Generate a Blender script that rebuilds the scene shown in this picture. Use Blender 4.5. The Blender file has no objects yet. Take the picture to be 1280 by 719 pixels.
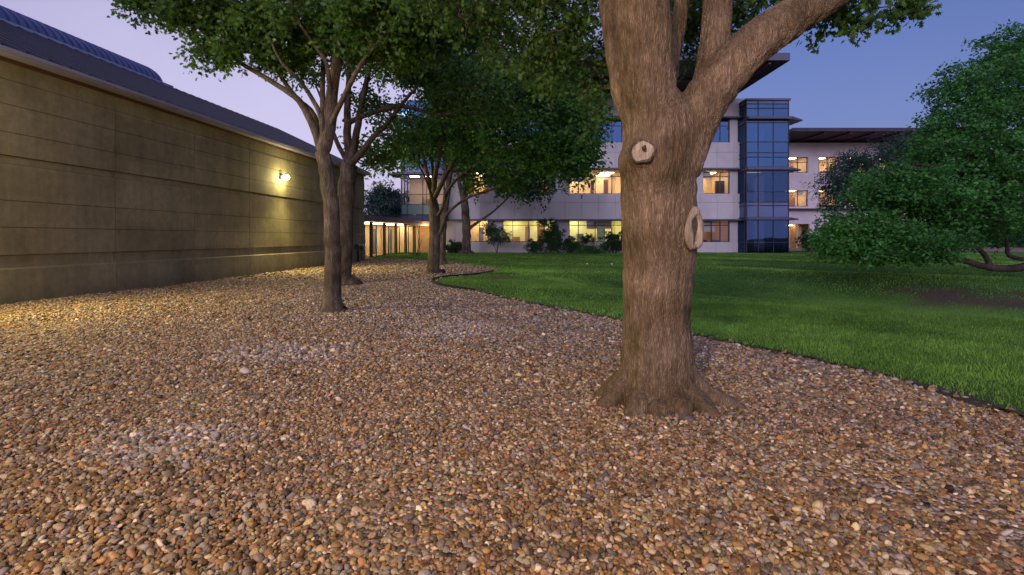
import bpy, math, random
import numpy as np
from mathutils import Vector, noise as mnoise
R = math.radians
random.seed(7); rng = np.random.default_rng(7)
scn = bpy.context.scene
COL = scn.collection

# ---------------------------------------------------------------- camera
F = 620.0          # focal length in photo pixels (1280 wide)
CAMZ = 1.5
HZ = 298.0
cam = bpy.data.cameras.new('camera'); camo = bpy.data.objects.new('camera', cam); COL.objects.link(camo)
camo.location = (0, 0, CAMZ); camo.rotation_euler = (R(90), 0, 0)
cam.sensor_width = 36; cam.lens = F / 1280 * 36; cam.shift_y = -(359.5 - HZ) / 1280
cam.clip_end = 3000
scn.camera = camo

# ---------------------------------------------------------------- world and light
world = bpy.data.worlds.new('World'); scn.world = world; world.use_nodes = True
wt = world.node_tree; wt.nodes.clear()
SUN_AZ = 205.0     # compass-like: the afterglow stands behind the camera, low
def wn(t, **k):
    n = wt.nodes.new(t)
    for a, b in k.items(): setattr(n, a, b)
    return n
out = wn('ShaderNodeOutputWorld'); bg = wn('ShaderNodeBackground')
sky = wn('ShaderNodeTexSky', sky_type='NISHITA', sun_disc=False)
sky.sun_elevation = R(1.5); sky.sun_rotation = R(SUN_AZ); sky.air_density = 1.4; sky.ozone_density = 4.0; sky.dust_density = 1.0
tc = wn('ShaderNodeTexCoord'); sep = wn('ShaderNodeSeparateXYZ'); wt.links.new(tc.outputs['Generated'], sep.inputs[0])
ramp = wn('ShaderNodeValToRGB'); wt.links.new(sep.outputs['Z'], ramp.inputs[0])
el = ramp.color_ramp.elements
el[0].position = 0.0; el[0].color = (.20, .21, .44, 1)
el[1].position = 1.0; el[1].color = (.045, .06, .23, 1)
for p, c in ((.12, (.125, .145, .35)), (.35, (.082, .10, .28)), (.6, (.05, .065, .24))):
    e = el.new(p); e.color = c + (1,)
# lilac-pink glow low on the left and behind the viewer
def lobe(d, lo, hi):
    dt = wn('ShaderNodeVectorMath', operation='DOT_PRODUCT'); wt.links.new(tc.outputs['Generated'], dt.inputs[0])
    dt.inputs[1].default_value = Vector(d).normalized()
    mr = wn('ShaderNodeMapRange', interpolation_type='SMOOTHSTEP'); wt.links.new(dt.outputs['Value'], mr.inputs[0])
    mr.inputs[1].default_value = lo; mr.inputs[2].default_value = hi
    return mr.outputs[0]
def addc(a, fac, col):
    m = wn('ShaderNodeMix', data_type='RGBA', blend_type='ADD'); m.clamp_result = False
    wt.links.new(fac, m.inputs[0]); wt.links.new(a, m.inputs[6]); m.inputs[7].default_value = col + (1,)
    return m.outputs[2]
c = addc(ramp.outputs[0], lobe((-.45, 1, .08), .62, 1.02), (.36, .285, .27))
c = addc(c, lobe((-.2, -1, .12), .25, 1.0), (.95, .80, 1.02))
mixn = wn('ShaderNodeMix', data_type='RGBA', blend_type='MIX'); mixn.inputs[0].default_value = .12
skn = wn('ShaderNodeTexNoise'); skn.inputs['Scale'].default_value = 2.2; skn.inputs['Detail'].default_value = 5; wt.links.new(tc.outputs['Generated'], skn.inputs['Vector'])
skr = wn('ShaderNodeMapRange'); wt.links.new(skn.outputs[0], skr.inputs[0]); skr.inputs[1].default_value = .3; skr.inputs[2].default_value = .7; skr.inputs[3].default_value = .92; skr.inputs[4].default_value = 1.08
skm = wn('ShaderNodeVectorMath', operation='SCALE'); wt.links.new(c, skm.inputs[0]); wt.links.new(skr.outputs[0], skm.inputs['Scale']); c = skm.outputs[0]
wt.links.new(c, mixn.inputs[6])
wt.links.new(sky.outputs[0], mixn.inputs[7])
wt.links.new(mixn.outputs[2], bg.inputs[0]); bg.inputs[1].default_value = 1.0
wt.links.new(bg.outputs[0], out.inputs[0])

sl = bpy.data.lights.new('sun', 'SUN'); slo = bpy.data.objects.new('sun', sl); COL.objects.link(slo)
sl.energy = .70; sl.angle = R(16); sl.color = (.84, .72, 1.0)
slo.rotation_euler = (R(76), 0, R(-20))       # low light from behind the camera
scn.view_settings.view_transform = 'Standard'; scn.view_settings.look = 'None'
scn.view_settings.gamma = 1; scn.view_settings.use_curve_mapping = False
scn.view_settings.exposure = 0.5
cy = scn.cycles
cy.use_denoising = True; cy.max_bounces = 6; cy.diffuse_bounces = 3; cy.glossy_bounces = 3; cy.transparent_max_bounces = 12
cy.transmission_bounces = 4; cy.sample_clamp_indirect = 4.0; cy.caustics_reflective = False; cy.caustics_refractive = False

# ---------------------------------------------------------------- helpers
def P(px, py, d):
    return Vector(((px - 640) / F * d, d, CAMZ + (HZ - py) / F * d))

class MB:
    """collects shapes for one mesh object"""
    def __init__(s): s.v = []; s.f = []; s.mi = []
    def add(s, vs, fs, mi=0):
        o = len(s.v); s.v += [tuple(v) for v in vs]; s.f += [tuple(i + o for i in f) for f in fs]; s.mi += [mi] * len(fs)
    def box(s, x0, x1, y0, y1, z0, z1, mi=0):
        vs = [(x, y, z) for z in (z0, z1) for y in (y0, y1) for x in (x0, x1)]
        s.add(vs, [(0, 2, 3, 1), (4, 5, 7, 6), (0, 1, 5, 4), (2, 6, 7, 3), (0, 4, 6, 2), (1, 3, 7, 5)], mi)
    def obox(s, c, ux, uy, hx, hy, z0, z1, mi=0):
        c = Vector(c); ux = Vector(ux); uy = Vector(uy)
        vs = []
        for z in (z0, z1):
            for b in (-hy, hy):
                for a in (-hx, hx):
                    p = c + ux * a + uy * b; vs.append((p.x, p.y, z))
        s.add(vs, [(0, 2, 3, 1), (4, 5, 7, 6), (0, 1, 5, 4), (2, 6, 7, 3), (0, 4, 6, 2), (1, 3, 7, 5)], mi)
    def tube(s, pts, rad, n=8, cap=True, mi=0):
        pts = [Vector(p) for p in pts]
        if not hasattr(rad, '__len__'): rad = [rad] * len(pts)
        o = len(s.v); k = len(pts); u = None
        for i, p in enumerate(pts):
            t = (pts[min(i + 1, k - 1)] - pts[max(i - 1, 0)])
            if t.length < 1e-9: t = Vector((0, 0, 1))
            t.normalize()
            if u is None: u = t.orthogonal().normalized()
            u = (u - t * u.dot(t)); u = u.normalized() if u.length > 1e-6 else t.orthogonal().normalized()
            w = t.cross(u)
            for j in range(n):
                a = 2 * math.pi * j / n
                s.v.append(tuple(p + (u * math.cos(a) + w * math.sin(a)) * rad[i]))
        fs = []
        for i in range(k - 1):
            for j in range(n):
                a = o + i * n + j; b = o + i * n + (j + 1) % n
                fs.append((a, b, b + n, a + n))
        if cap:
            fs.append(tuple(o + j for j in range(n))[::-1]); fs.append(tuple(o + (k - 1) * n + j for j in range(n)))
        s.f += fs; s.mi += [mi] * len(fs)
    def build(s, name, mats, parent=None, smooth=False, loc=None):
        me = bpy.data.meshes.new(name); vs = s.v
        if loc is not None: vs = [(x - loc[0], y - loc[1], z - loc[2]) for x, y, z in vs]
        me.from_pydata(vs, [], s.f)
        if not isinstance(mats, (list, tuple)): mats = [mats]
        for m in mats: me.materials.append(m)
        if len(mats) > 1: me.polygons.foreach_set('material_index', s.mi)
        if smooth: me.polygons.foreach_set('use_smooth', [True] * len(me.polygons))
        me.update()
        o = bpy.data.objects.new(name, me); COL.objects.link(o)
        if loc is not None: o.location = loc
        if parent is not None: attach(o, parent)
        return o

def attach(o, parent):
    """vertices are written in world space: keep them there under a parent that is only translated"""
    off = Vector((0, 0, 0)); p = parent
    while p is not None: off += p.location; p = p.parent
    o.parent = parent; o.location = Vector(o.location) - off

def thing(name, label, cat, loc=(0, 0, 0), group=None):
    o = bpy.data.objects.new(name, None); COL.objects.link(o); o.location = loc; o.empty_display_size = .3
    o['label'] = label; o['category'] = cat
    if group: o['group'] = group
    return o
def tag(o, label=None, cat=None, group=None, kind=None):
    for k, v in (('label', label), ('category', cat), ('group', group), ('kind', kind)):
        if v: o[k] = v
    return o

def npmesh(name, V, loops, sizes, mat, attrs=None, smooth=False, parent=None, colattr=None):
    """V (n,3); loops flat vertex indices; sizes of the faces"""
    me = bpy.data.meshes.new(name)
    me.vertices.add(len(V)); me.vertices.foreach_set('co', np.asarray(V, dtype=np.float32).ravel())
    if len(loops):
        me.loops.add(len(loops)); me.loops.foreach_set('vertex_index', np.asarray(loops, dtype=np.int32))
        me.polygons.add(len(sizes))
        st = np.zeros(len(sizes), dtype=np.int32); st[1:] = np.cumsum(sizes)[:-1]
        me.polygons.foreach_set('loop_start', st); 
        if smooth: me.polygons.foreach_set('use_smooth', np.ones(len(sizes), dtype=bool))
    for k, a in (attrs or {}).items():
        at = me.attributes.new(k, 'FLOAT', 'POINT'); at.data.foreach_set('value', np.asarray(a, dtype=np.float32))
    me.update(calc_edges=True); me.validate()
    if mat: me.materials.append(mat)
    o = bpy.data.objects.new(name, me); COL.objects.link(o)
    if parent is not None: attach(o, parent)
    return o

# ---------------------------------------------------------------- materials
def mat(name):
    m = bpy.data.materials.new(name); m.use_nodes = True; nt = m.node_tree; nt.nodes.clear()
    o = nt.nodes.new('ShaderNodeOutputMaterial')
    return m, nt, o
def N(nt, t, ins=None, **k):
    n = nt.nodes.new(t)
    for a, b in k.items(): setattr(n, a, b)
    for a, b in (ins or {}).items():
        if isinstance(b, bpy.types.NodeSocket): nt.links.new(b, n.inputs[a])
        else: n.inputs[a].default_value = b
    return n
def rampn(nt, fac, stops):
    n = nt.nodes.new('ShaderNodeValToRGB'); nt.links.new(fac, n.inputs[0]); e = n.color_ramp.elements
    while len(e) < len(stops): e.new(.5)
    for i, (p, c) in enumerate(stops): e[i].position = p; e[i].color = tuple(c) + (1,)
    return n.outputs[0]
def coords(nt, scale=(1, 1, 1)):
    t = nt.nodes.new('ShaderNodeTexCoord'); m = N(nt, 'ShaderNodeMapping', {'Vector': t.outputs['Object'], 'Scale': scale})
    return m.outputs[0]
def noisy(name, c0, c1, scale=3, rough=.8, bump=.2, bscale=40, stretch=(1, 1, 1), spec=.3, metal=0, bdist=.02, detail=6):
    m, nt, o = mat(name)
    v = coords(nt, stretch)
    n1 = N(nt, 'ShaderNodeTexNoise', {'Vector': v, 'Scale': scale, 'Detail': detail, 'Roughness': .6})
    col = rampn(nt, n1.outputs[0], [(.3, c0), (.7, c1)])
    n2 = N(nt, 'ShaderNodeTexNoise', {'Vector': v, 'Scale': bscale, 'Detail': 5})
    b = N(nt, 'ShaderNodeBump', {'Height': n2.outputs[0], 'Strength': bump, 'Distance': bdist})
    p = N(nt, 'ShaderNodeBsdfPrincipled', {'Base Color': col, 'Roughness': rough, 'Normal': b.outputs[0], 'Metallic': metal, 'Specular IOR Level': spec})
    nt.links.new(p.outputs[0], o.inputs[0]); return m
def plain(name, c, rough=.6, metal=0, spec=.3):
    return noisy(name, tuple(x * .88 for x in c), c, 1.7, rough, .08, 30, (1, 1, 1), spec, metal)
def emit(name, c, s):
    m, nt, o = mat(name); e = N(nt, 'ShaderNodeEmission', {'Color': c + (1,), 'Strength': s}); nt.links.new(e.outputs[0], o.inputs[0]); return m
def glass(name, tint, refl, fac):
    m, nt, o = mat(name)
    v = coords(nt); n2 = N(nt, 'ShaderNodeTexNoise', {'Vector': v, 'Scale': .6, 'Detail': 1})
    b = N(nt, 'ShaderNodeBump', {'Height': n2.outputs[0], 'Strength': .06, 'Distance': .1})
    t = N(nt, 'ShaderNodeBsdfTransparent', {'Color': tint + (1,)})
    g = N(nt, 'ShaderNodeBsdfGlossy', {'Color': refl + (1,), 'Roughness': .02, 'Normal': b.outputs[0]})
    lw = N(nt, 'ShaderNodeFresnel', {'IOR': 1.5})
    ge = nt.nodes.new('ShaderNodeNewGeometry'); fr = N(nt, 'ShaderNodeMath', {0: 1.0, 1: ge.outputs['Backfacing']}, operation='SUBTRACT')
    a0 = N(nt, 'ShaderNodeMath', {0: lw.outputs[0], 1: fac}, operation='ADD', use_clamp=True)
    a = N(nt, 'ShaderNodeMath', {0: a0.outputs[0], 1: fr.outputs[0]}, operation='MULTIPLY')
    x = N(nt, 'ShaderNodeMixShader', {0: a.outputs[0], 1: t.outputs[0], 2: g.outputs[0]})
    nt.links.new(x.outputs[0], o.inputs[0]); return m
def leafmat(name, dark, light, trans=.3, spec=.3, rough=.5):
    m, nt, o = mat(name)
    a = N(nt, 'ShaderNodeAttribute', attribute_name='tint')
    col = rampn(nt, a.outputs['Fac'], [(0, dark), (.75, light), (1, tuple(min(1, x * 1.5) for x in light))])
    p = N(nt, 'ShaderNodeBsdfPrincipled', {'Base Color': col, 'Roughness': rough, 'Specular IOR Level': spec})
    t = N(nt, 'ShaderNodeBsdfTranslucent', {'Color': col})
    x = N(nt, 'ShaderNodeMixShader', {0: trans, 1: p.outputs[0], 2: t.outputs[0]})
    nt.links.new(x.outputs[0], o.inputs[0]); return m
def barkmat(name, c0, c1, c2, sc=14, strength=.8):
    m, nt, o = mat(name)
    t = nt.nodes.new('ShaderNodeTexCoord')
    w = N(nt, 'ShaderNodeTexNoise', {'Vector': t.outputs['Object'], 'Scale': 2.5, 'Detail': 3})
    off = N(nt, 'ShaderNodeVectorMath', {0: w.outputs['Color'], 'Scale': .10}, operation='SCALE')
    ad = N(nt, 'ShaderNodeVectorMath', {0: t.outputs['Object'], 1: off.outputs[0]}, operation='ADD')
    mp = N(nt, 'ShaderNodeMapping', {'Vector': ad.outputs[0], 'Scale': (1, 1, .13)})
    n1 = N(nt, 'ShaderNodeTexNoise', {'Vector': mp.outputs[0], 'Scale': sc * 1.6, 'Detail': 8, 'Roughness': .65})
    vo = N(nt, 'ShaderNodeTexVoronoi', {'Vector': mp.outputs[0], 'Scale': sc * 4.2}, feature='DISTANCE_TO_EDGE')
    vr = N(nt, 'ShaderNodeMapRange', {0: vo.outputs['Distance'], 1: 0., 2: .28})
    n3 = N(nt, 'ShaderNodeTexNoise', {'Vector': t.outputs['Object'], 'Scale': 2.2, 'Detail': 6, 'Roughness': .6})
    hh = N(nt, 'ShaderNodeMath', {0: vr.outputs[0], 1: n1.outputs[0]}, operation='MULTIPLY')
    col = rampn(nt, n1.outputs[0], [(.3, c0), (.5, c1), (.72, c2)])
    patch = rampn(nt, n3.outputs[0], [(.34, (.42, .42, .30)), (.46, (.80, .78, .70)), (.56, (1.0, 1.0, 1.0)), (.68, (1.45, 1.45, 1.45))])
    mu = N(nt, 'ShaderNodeMix', {0: 1.0, 6: col, 7: patch}, data_type='RGBA', blend_type='MULTIPLY')
    cr = N(nt, 'ShaderNodeMapRange', {0: vr.outputs[0], 3: .74, 4: 1.05})
    mu2a = N(nt, 'ShaderNodeVectorMath', {0: mu.outputs[2], 'Scale': cr.outputs[0]}, operation='SCALE')
    cv = N(nt, 'ShaderNodeAttribute', attribute_name='crack'); ci_ = N(nt, 'ShaderNodeMath', {0: 1.0, 1: cv.outputs['Fac']}, operation='SUBTRACT')
    mu2 = N(nt, 'ShaderNodeVectorMath', {0: mu2a.outputs[0], 'Scale': ci_.outputs[0]}, operation='SCALE')
    b = N(nt, 'ShaderNodeBump', {'Height': hh.outputs[0], 'Strength': strength, 'Distance': .03})
    p = N(nt, 'ShaderNodeBsdfPrincipled', {'Base Color': mu2.outputs[0], 'Roughness': .85, 'Normal': b.outputs[0], 'Specular IOR Level': .2})
    nt.links.new(p.outputs[0], o.inputs[0]); return m

M = {}
M['bark'] = barkmat('bark', (.105, .072, .042), (.215, .152, .095), (.33, .25, .165), 20)
M['bark_far'] = barkmat('bark_far', (.055, .042, .03), (.12, .095, .07), (.20, .165, .13), 9)
M['bark_dark'] = barkmat('bark_dark', (.03, .022, .018), (.06, .045, .035), (.10, .08, .06), 9)
M['scar'] = barkmat('scar_wood', (.24, .19, .14), (.38, .31, .24), (.50, .43, .34), 9, .4)
M['hollow'] = noisy('hollow_wood', (.035, .025, .02), (.10, .07, .05), 12, .9, .6, 30)
M['oak_leaf'] = leafmat('oak_leaf', (.028, .075, .014), (.095, .20, .035), .45)
M['elm_leaf'] = leafmat('green_leaf', (.028, .095, .016), (.09, .25, .04), .45)
M['lush_leaf'] = leafmat('lush_leaf', (.022, .09, .02), (.085, .28, .05), .45)
M['dark_leaf'] = leafmat('dark_leaf', (.012, .035, .028), (.035, .085, .06), .2)
M['shrub_leaf'] = leafmat('shrub_leaf', (.015, .04, .02), (.04, .11, .035), .2)
M['grass'] = leafmat('grass_blade', (.05, .125, .02), (.17, .34, .06), .35, .2, .6)
M['roof'] = noisy('roof_metal', (.03, .045, .14), (.045, .065, .19), 1.2, .55, .1, 8, spec=.3, metal=.1)
M['vault'] = noisy('vault_metal', (.11, .135, .21), (.16, .185, .27), 1.0, .4, .1, 8, spec=.5, metal=.35)
M['shaded_seam'] = plain('shaded_seam_metal', (.012, .015, .03), .5)  # near-black: the shadow line of each roof seam put into the rib colour
M['fascia'] = plain('fascia_metal', (.42, .42, .52), .4, .3)
M['facade'] = noisy('facade_panel', (.41, .395, .40), (.52, .50, .505), .5, .8, .15, 25, spec=.2, bdist=.01)
M['wing'] = noisy('wing_panel', (.42, .38, .40), (.53, .48, .50), .5, .8, .15, 25, spec=.2, bdist=.01)
M['ledge'] = plain('ledge_metal', (.10, .10, .15), .5, .2)
M['frame'] = plain('window_frame', (.04, .042, .07), .45, .3)
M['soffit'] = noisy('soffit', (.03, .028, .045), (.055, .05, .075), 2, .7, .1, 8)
M['steel'] = plain('rust_red_beam', (.12, .045, .04), .6)
M['tan'] = noisy('tan_stone', (.34, .22, .11), (.46, .31, .17), 2.5, .8, .2, 30)
M['column'] = plain('bronze_column', (.10, .07, .045), .5, .2)
M['dark_metal'] = plain('dark_metal', (.02, .02, .022), .5, .3)
M['room_warm'] = plain('room_wall_warm', (.62, .50, .34), .8)
M['room_green'] = plain('room_wall_green', (.62, .60, .36), .8)
M['room_dark'] = plain('room_wall_dark', (.10, .085, .075), .8)
M['furn_red'] = plain('furniture_red_wood', (.26, .13, .07), .6)
M['furn_dark'] = plain('furniture_dark', (.04, .04, .05), .6)
M['furn_blue'] = plain('furniture_blue', (.10, .14, .24), .6)
M['furn_pale'] = plain('furniture_pale', (.6, .55, .45), .6)
M['lamp_warm'] = emit('lamp_warm', (1, .73, .42), 15)
M['lamp_green'] = emit('lamp_green', (1, .85, .46), 11)
M['lamp_dim'] = emit('lamp_dim', (1, .55, .25), 2.5)
M['bulb'] = emit('bulb', (1, .87, .45), 60)
M['pane'] = glass('window_pane', (.92, .92, .9), (.45, .5, .7), .01)
M['pane_blue'] = glass('blue_glass', (.10, .20, .38), (.09, .18, .36), .42)
M['pane_dark'] = glass('dark_glass', (.32, .38, .5), (.10, .18, .36), .22)  # reflection tint lowered to imitate dark trees mirrored in the ground storey
M['spandrel'] = plain('spandrel_glass', (.03, .07, .20), .12, 0, .7)
M['spandrel_green'] = plain('green_spandrel_glass', (.10, .19, .17), .2, 0, .6)
M['concrete_slab'] = noisy('path_concrete', (.30, .27, .23), (.42, .38, .33), 2, .85, .2, 40)
M['pale_stone'] = noisy('pale_stone', (.42, .38, .32), (.60, .55, .48), 8, .8, .3, 30)

# board-formed concrete of the left wall
def concrete():
    m, nt, o = mat('wall_concrete')
    v = coords(nt)
    n1 = N(nt, 'ShaderNodeTexNoise', {'Vector': v, 'Scale': .45, 'Detail': 8, 'Roughness': .62})
    n2 = N(nt, 'ShaderNodeTexNoise', {'Vector': coords(nt, (1, 1, .12)), 'Scale': 2.0, 'Detail': 6, 'Roughness': .7})
    n3 = N(nt, 'ShaderNodeTexNoise', {'Vector': v, 'Scale': 55, 'Detail': 4})
    n4 = N(nt, 'ShaderNodeTexNoise', {'Vector': v, 'Scale': 6, 'Detail': 8, 'Roughness': .7})
    c1 = rampn(nt, n1.outputs[0], [(.32, (.17, .15, .085)), (.5, (.235, .21, .125)), (.7, (.29, .26, .165))])
    c2 = rampn(nt, n2.outputs[0], [(.35, (.80, .80, .78)), (.6, (1.06, 1.05, 1.0))])
    mu = N(nt, 'ShaderNodeMix', {0: 1.0, 6: c1, 7: c2}, data_type='RGBA', blend_type='MULTIPLY')
    c4 = rampn(nt, n4.outputs[0], [(.35, (.84, .84, .84)), (.65, (1.1, 1.1, 1.1))])
    mu2 = N(nt, 'ShaderNodeMix', {0: 1.0, 6: mu.outputs[2], 7: c4}, data_type='RGBA', blend_type='MULTIPLY')
    sx_ = N(nt, 'ShaderNodeSeparateXYZ', {0: v})
    py_n = N(nt, 'ShaderNodeMath', {0: sx_.outputs[1], 1: 16.2}, operation='ADD'); py_m = N(nt, 'ShaderNodeMath', {0: py_n.outputs[0], 1: 3.0}, operation='DIVIDE'); py_f = N(nt, 'ShaderNodeMath', {0: py_m.outputs[0]}, operation='FLOOR')
    pz_m = N(nt, 'ShaderNodeMath', {0: sx_.outputs[2], 1: .62}, operation='DIVIDE'); pz_f = N(nt, 'ShaderNodeMath', {0: pz_m.outputs[0]}, operation='FLOOR')
    cb_ = N(nt, 'ShaderNodeCombineXYZ', {0: py_f.outputs[0], 1: pz_f.outputs[0]}); wn2 = N(nt, 'ShaderNodeTexWhiteNoise', {0: cb_.outputs[0]})
    pr_ = N(nt, 'ShaderNodeMapRange', {0: wn2.outputs[0], 3: .88, 4: 1.08})
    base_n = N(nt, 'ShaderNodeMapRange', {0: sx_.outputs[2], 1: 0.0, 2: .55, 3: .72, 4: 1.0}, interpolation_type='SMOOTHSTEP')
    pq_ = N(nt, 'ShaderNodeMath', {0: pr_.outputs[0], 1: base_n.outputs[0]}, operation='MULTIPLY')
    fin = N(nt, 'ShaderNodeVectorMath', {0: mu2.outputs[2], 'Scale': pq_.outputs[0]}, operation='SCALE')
    b = N(nt, 'ShaderNodeBump', {'Height': n3.outputs[0], 'Strength': .35, 'Distance': .01})
    b2 = N(nt, 'ShaderNodeBump', {'Height': n4.outputs[0], 'Strength': .25, 'Distance': .03, 'Normal': b.outputs[0]})
    p = N(nt, 'ShaderNodeBsdfPrincipled', {'Base Color': fin.outputs[0], 'Roughness': .82, 'Normal': b2.outputs[0], 'Specular IOR Level': .3})
    nt.links.new(p.outputs[0], o.inputs[0]); return m
M['concrete'] = concrete()

PEB = [(.09, .05, .024), (.20, .115, .045), (.34, .215, .08), (.26, .13, .055), (.12, .10, .09), (.23, .19, .15),
       (.42, .33, .17), (.055, .047, .042), (.50, .43, .31), (.33, .17, .09), (.17, .12, .075), (.28, .25, .25)]
def pebble_mat(instanced):
    m, nt, o = mat('pebble_stone' if instanced else 'gravel_ground')
    if instanced:
        a = N(nt, 'ShaderNodeAttribute', attribute_name='peb', attribute_type='INSTANCER'); fac = a.outputs['Fac']
        a2 = N(nt, 'ShaderNodeAttribute', attribute_name='val', attribute_type='INSTANCER'); val = a2.outputs['Fac']
        t = nt.nodes.new('ShaderNodeTexCoord')
        n = N(nt, 'ShaderNodeTexNoise', {'Vector': t.outputs['Object'], 'Scale': 2.2, 'Detail': 6, 'Roughness': .65})
    else:
        v = coords(nt)
        vo = N(nt, 'ShaderNodeTexVoronoi', {'Vector': v, 'Scale': 28}); 
        wn_ = N(nt, 'ShaderNodeSeparateColor', {0: vo.outputs['Color']}); fac = wn_.outputs[0]; val = wn_.outputs[1]
        n = N(nt, 'ShaderNodeTexNoise', {'Vector': v, 'Scale': 90, 'Detail': 3})
    cr = nt.nodes.new('ShaderNodeValToRGB'); cr.color_ramp.interpolation = 'LINEAR' ; nt.links.new(fac, cr.inputs[0])
    e = cr.color_ramp.elements
    while len(e) < len(PEB): e.new(.5)
    for i, c in enumerate(PEB): e[i].position = i / (len(PEB) - 1); e[i].color = c + (1,)
    nr = rampn(nt, n.outputs[0], [(.3, (.72, .72, .72)), (.7, (1.25, 1.22, 1.2))])
    mu = N(nt, 'ShaderNodeMix', {0: 1.0, 6: cr.outputs[0], 7: nr}, data_type='RGBA', blend_type='MULTIPLY')
    vm = N(nt, 'ShaderNodeMapRange', {0: val, 3: .42, 4: 1.75})
    sc = N(nt, 'ShaderNodeVectorMath', {0: mu.outputs[2], 'Scale': vm.outputs[0]}, operation='SCALE')
    if instanced:
        b = N(nt, 'ShaderNodeBump', {'Height': n.outputs[0], 'Strength': .25, 'Distance': .2})
    else:
        iv = N(nt, 'ShaderNodeMath', {0: 1.0, 1: vo.outputs['Distance']}, operation='SUBTRACT')
        b = N(nt, 'ShaderNodeBump', {'Height': iv.outputs[0], 'Strength': 1.0, 'Distance': .03})
    p = N(nt, 'ShaderNodeBsdfPrincipled', {'Base Color': sc.outputs[0], 'Roughness': .75, 'Normal': b.outputs[0], 'Specular IOR Level': .2})
    nt.links.new(p.outputs[0], o.inputs[0]); return m
M['pebble'] = pebble_mat(True); M['gravel'] = pebble_mat(False)

def lawnmat():
    m, nt, o = mat('lawn')
    v = coords(nt)
    a = N(nt, 'ShaderNodeAttribute', attribute_name='soil')
    rt_ = N(nt, 'ShaderNodeMapping', {'Vector': v, 'Rotation': (0, 0, R(41.6)), 'Scale': (1, 1, 1)}); rt2 = N(nt, 'ShaderNodeMapping', {'Vector': rt_.outputs[0], 'Scale': (.25, 1, 1)})
    n1 = N(nt, 'ShaderNodeTexNoise', {'Vector': rt2.outputs[0], 'Scale': .42, 'Detail': 8, 'Roughness': .6})  # tone bands along the crest stand in for lit and shaded slopes
    n2 = N(nt, 'ShaderNodeTexNoise', {'Vector': v, 'Scale': 26, 'Detail': 6, 'Roughness': .7})
    g1 = rampn(nt, n1.outputs[0], [(.38, (.035, .095, .022)), (.5, (.075, .175, .035)), (.62, (.135, .27, .055))])
    g2 = rampn(nt, n2.outputs[0], [(.3, (.5, .5, .5)), (.65, (1.25, 1.25, 1.2))])
    g = N(nt, 'ShaderNodeMix', {0: 1.0, 6: g1, 7: g2}, data_type='RGBA', blend_type='MULTIPLY')
    s = rampn(nt, n2.outputs[0], [(.3, (.03, .025, .018)), (.7, (.12, .095, .07))])
    sm = N(nt, 'ShaderNodeMath', {0: n2.outputs[0], 1: -.5}, operation='ADD')
    sf = N(nt, 'ShaderNodeMath', {0: sm.outputs[0], 1: a.outputs['Fac']}, operation='ADD')
    mr = N(nt, 'ShaderNodeMapRange', {0: sf.outputs[0], 1: .28, 2: .68})
    mx = N(nt, 'ShaderNodeMix', {0: mr.outputs[0], 6: g.outputs[2], 7: s}, data_type='RGBA')
    b = N(nt, 'ShaderNodeBump', {'Height': n2.outputs[0], 'Strength': .8, 'Distance': .05})
    p = N(nt, 'ShaderNodeBsdfPrincipled', {'Base Color': mx.outputs[2], 'Roughness': .9, 'Normal': b.outputs[0], 'Specular IOR Level': .1})
    nt.links.new(p.outputs[0], o.inputs[0]); return m
M['lawn'] = lawnmat()

# ---------------------------------------------------------------- ground
def sst(a, b, x): t = np.clip((x - a) / (b - a), 0, 1); return t * t * (3 - 2 * t)
def g(x, y):
    x = np.asarray(x, float); y = np.asarray(y, float)
    z = .22 * sst(28, 40, y)
    s = (x - 6.9) * .664 + (y - 10.9) * .747; t = (x - 6.9) * .747 - (y - 10.9) * .664
    f = sst(-11, -3.5, t)
    z = z + f * (.05 * np.exp(-((s + .3) / 1.6) ** 2) - 1.05 * np.exp(-((s - 4.0) / 2.3) ** 2))
    z = z + sst(-16, -6, t) * (-.34 * np.exp(-((s - 13) / 2.6) ** 2) + .28 * np.exp(-((s - 9) / 1.9) ** 2) + .22 * np.exp(-((s - 17.5) / 2) ** 2))
    z = z + .018 * np.sin(x * .9 + 1.3 * np.sin(y * .37)) * np.sin(y * .7 + .6 * x)
    return z
def gz(x, y): return float(g(x, y))

EDGE = [(9.5, -9), (6.6, -2), (5.1, 1.8), (4.19, 4.06), (3.98, 5.25), (3.62, 6.24), (3.02, 7.2), (2.5, 8.0), (1.87, 8.94), (1.01, 10.4), (0, 12.1), (-.9, 13.7), (-1.93, 15),
        (-2.6, 16.4), (-2.75, 17.6), (-2.3, 18.9), (-1.3, 20.4), (-.75, 22.2), (-1.0, 24.2), (-1.9, 26.8), (-3.9, 30), (-6.2, 32.2), (-8.6, 33.6), (-10.2, 34.6)]
def catmull(pts, k=8):
    pts = [np.array(p, float) for p in pts]; o = []
    for i in range(len(pts) - 1):
        p0 = pts[max(i - 1, 0)]; p1 = pts[i]; p2 = pts[i + 1]; p3 = pts[min(i + 2, len(pts) - 1)]
        for j in range(k):
            t = j / k
            o.append(.5 * ((2 * p1) + (-p0 + p2) * t + (2 * p0 - 5 * p1 + 4 * p2 - p3) * t * t + (-p0 + 3 * p1 - 3 * p2 + p3) * t ** 3))
    o.append(pts[-1]); return np.array(o)
ED = catmull(EDGE, 6)
POLY = np.vstack([ED, [(-10.2, 70), (90, 70), (90, -9)]])
def inpoly(x, y, poly=POLY):
    r = np.zeros(x.shape, bool); n = len(poly); j = n - 1
    for i in range(n):
        xi, yi = poly[i]; xj, yj = poly[j]
        if yi != yj:
            c_ = ((yi > y) != (yj > y)) & (x < (xj - xi) * (y - yi) / (yj - yi) + xi)
            r ^= c_
        j = i
    return r
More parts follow.
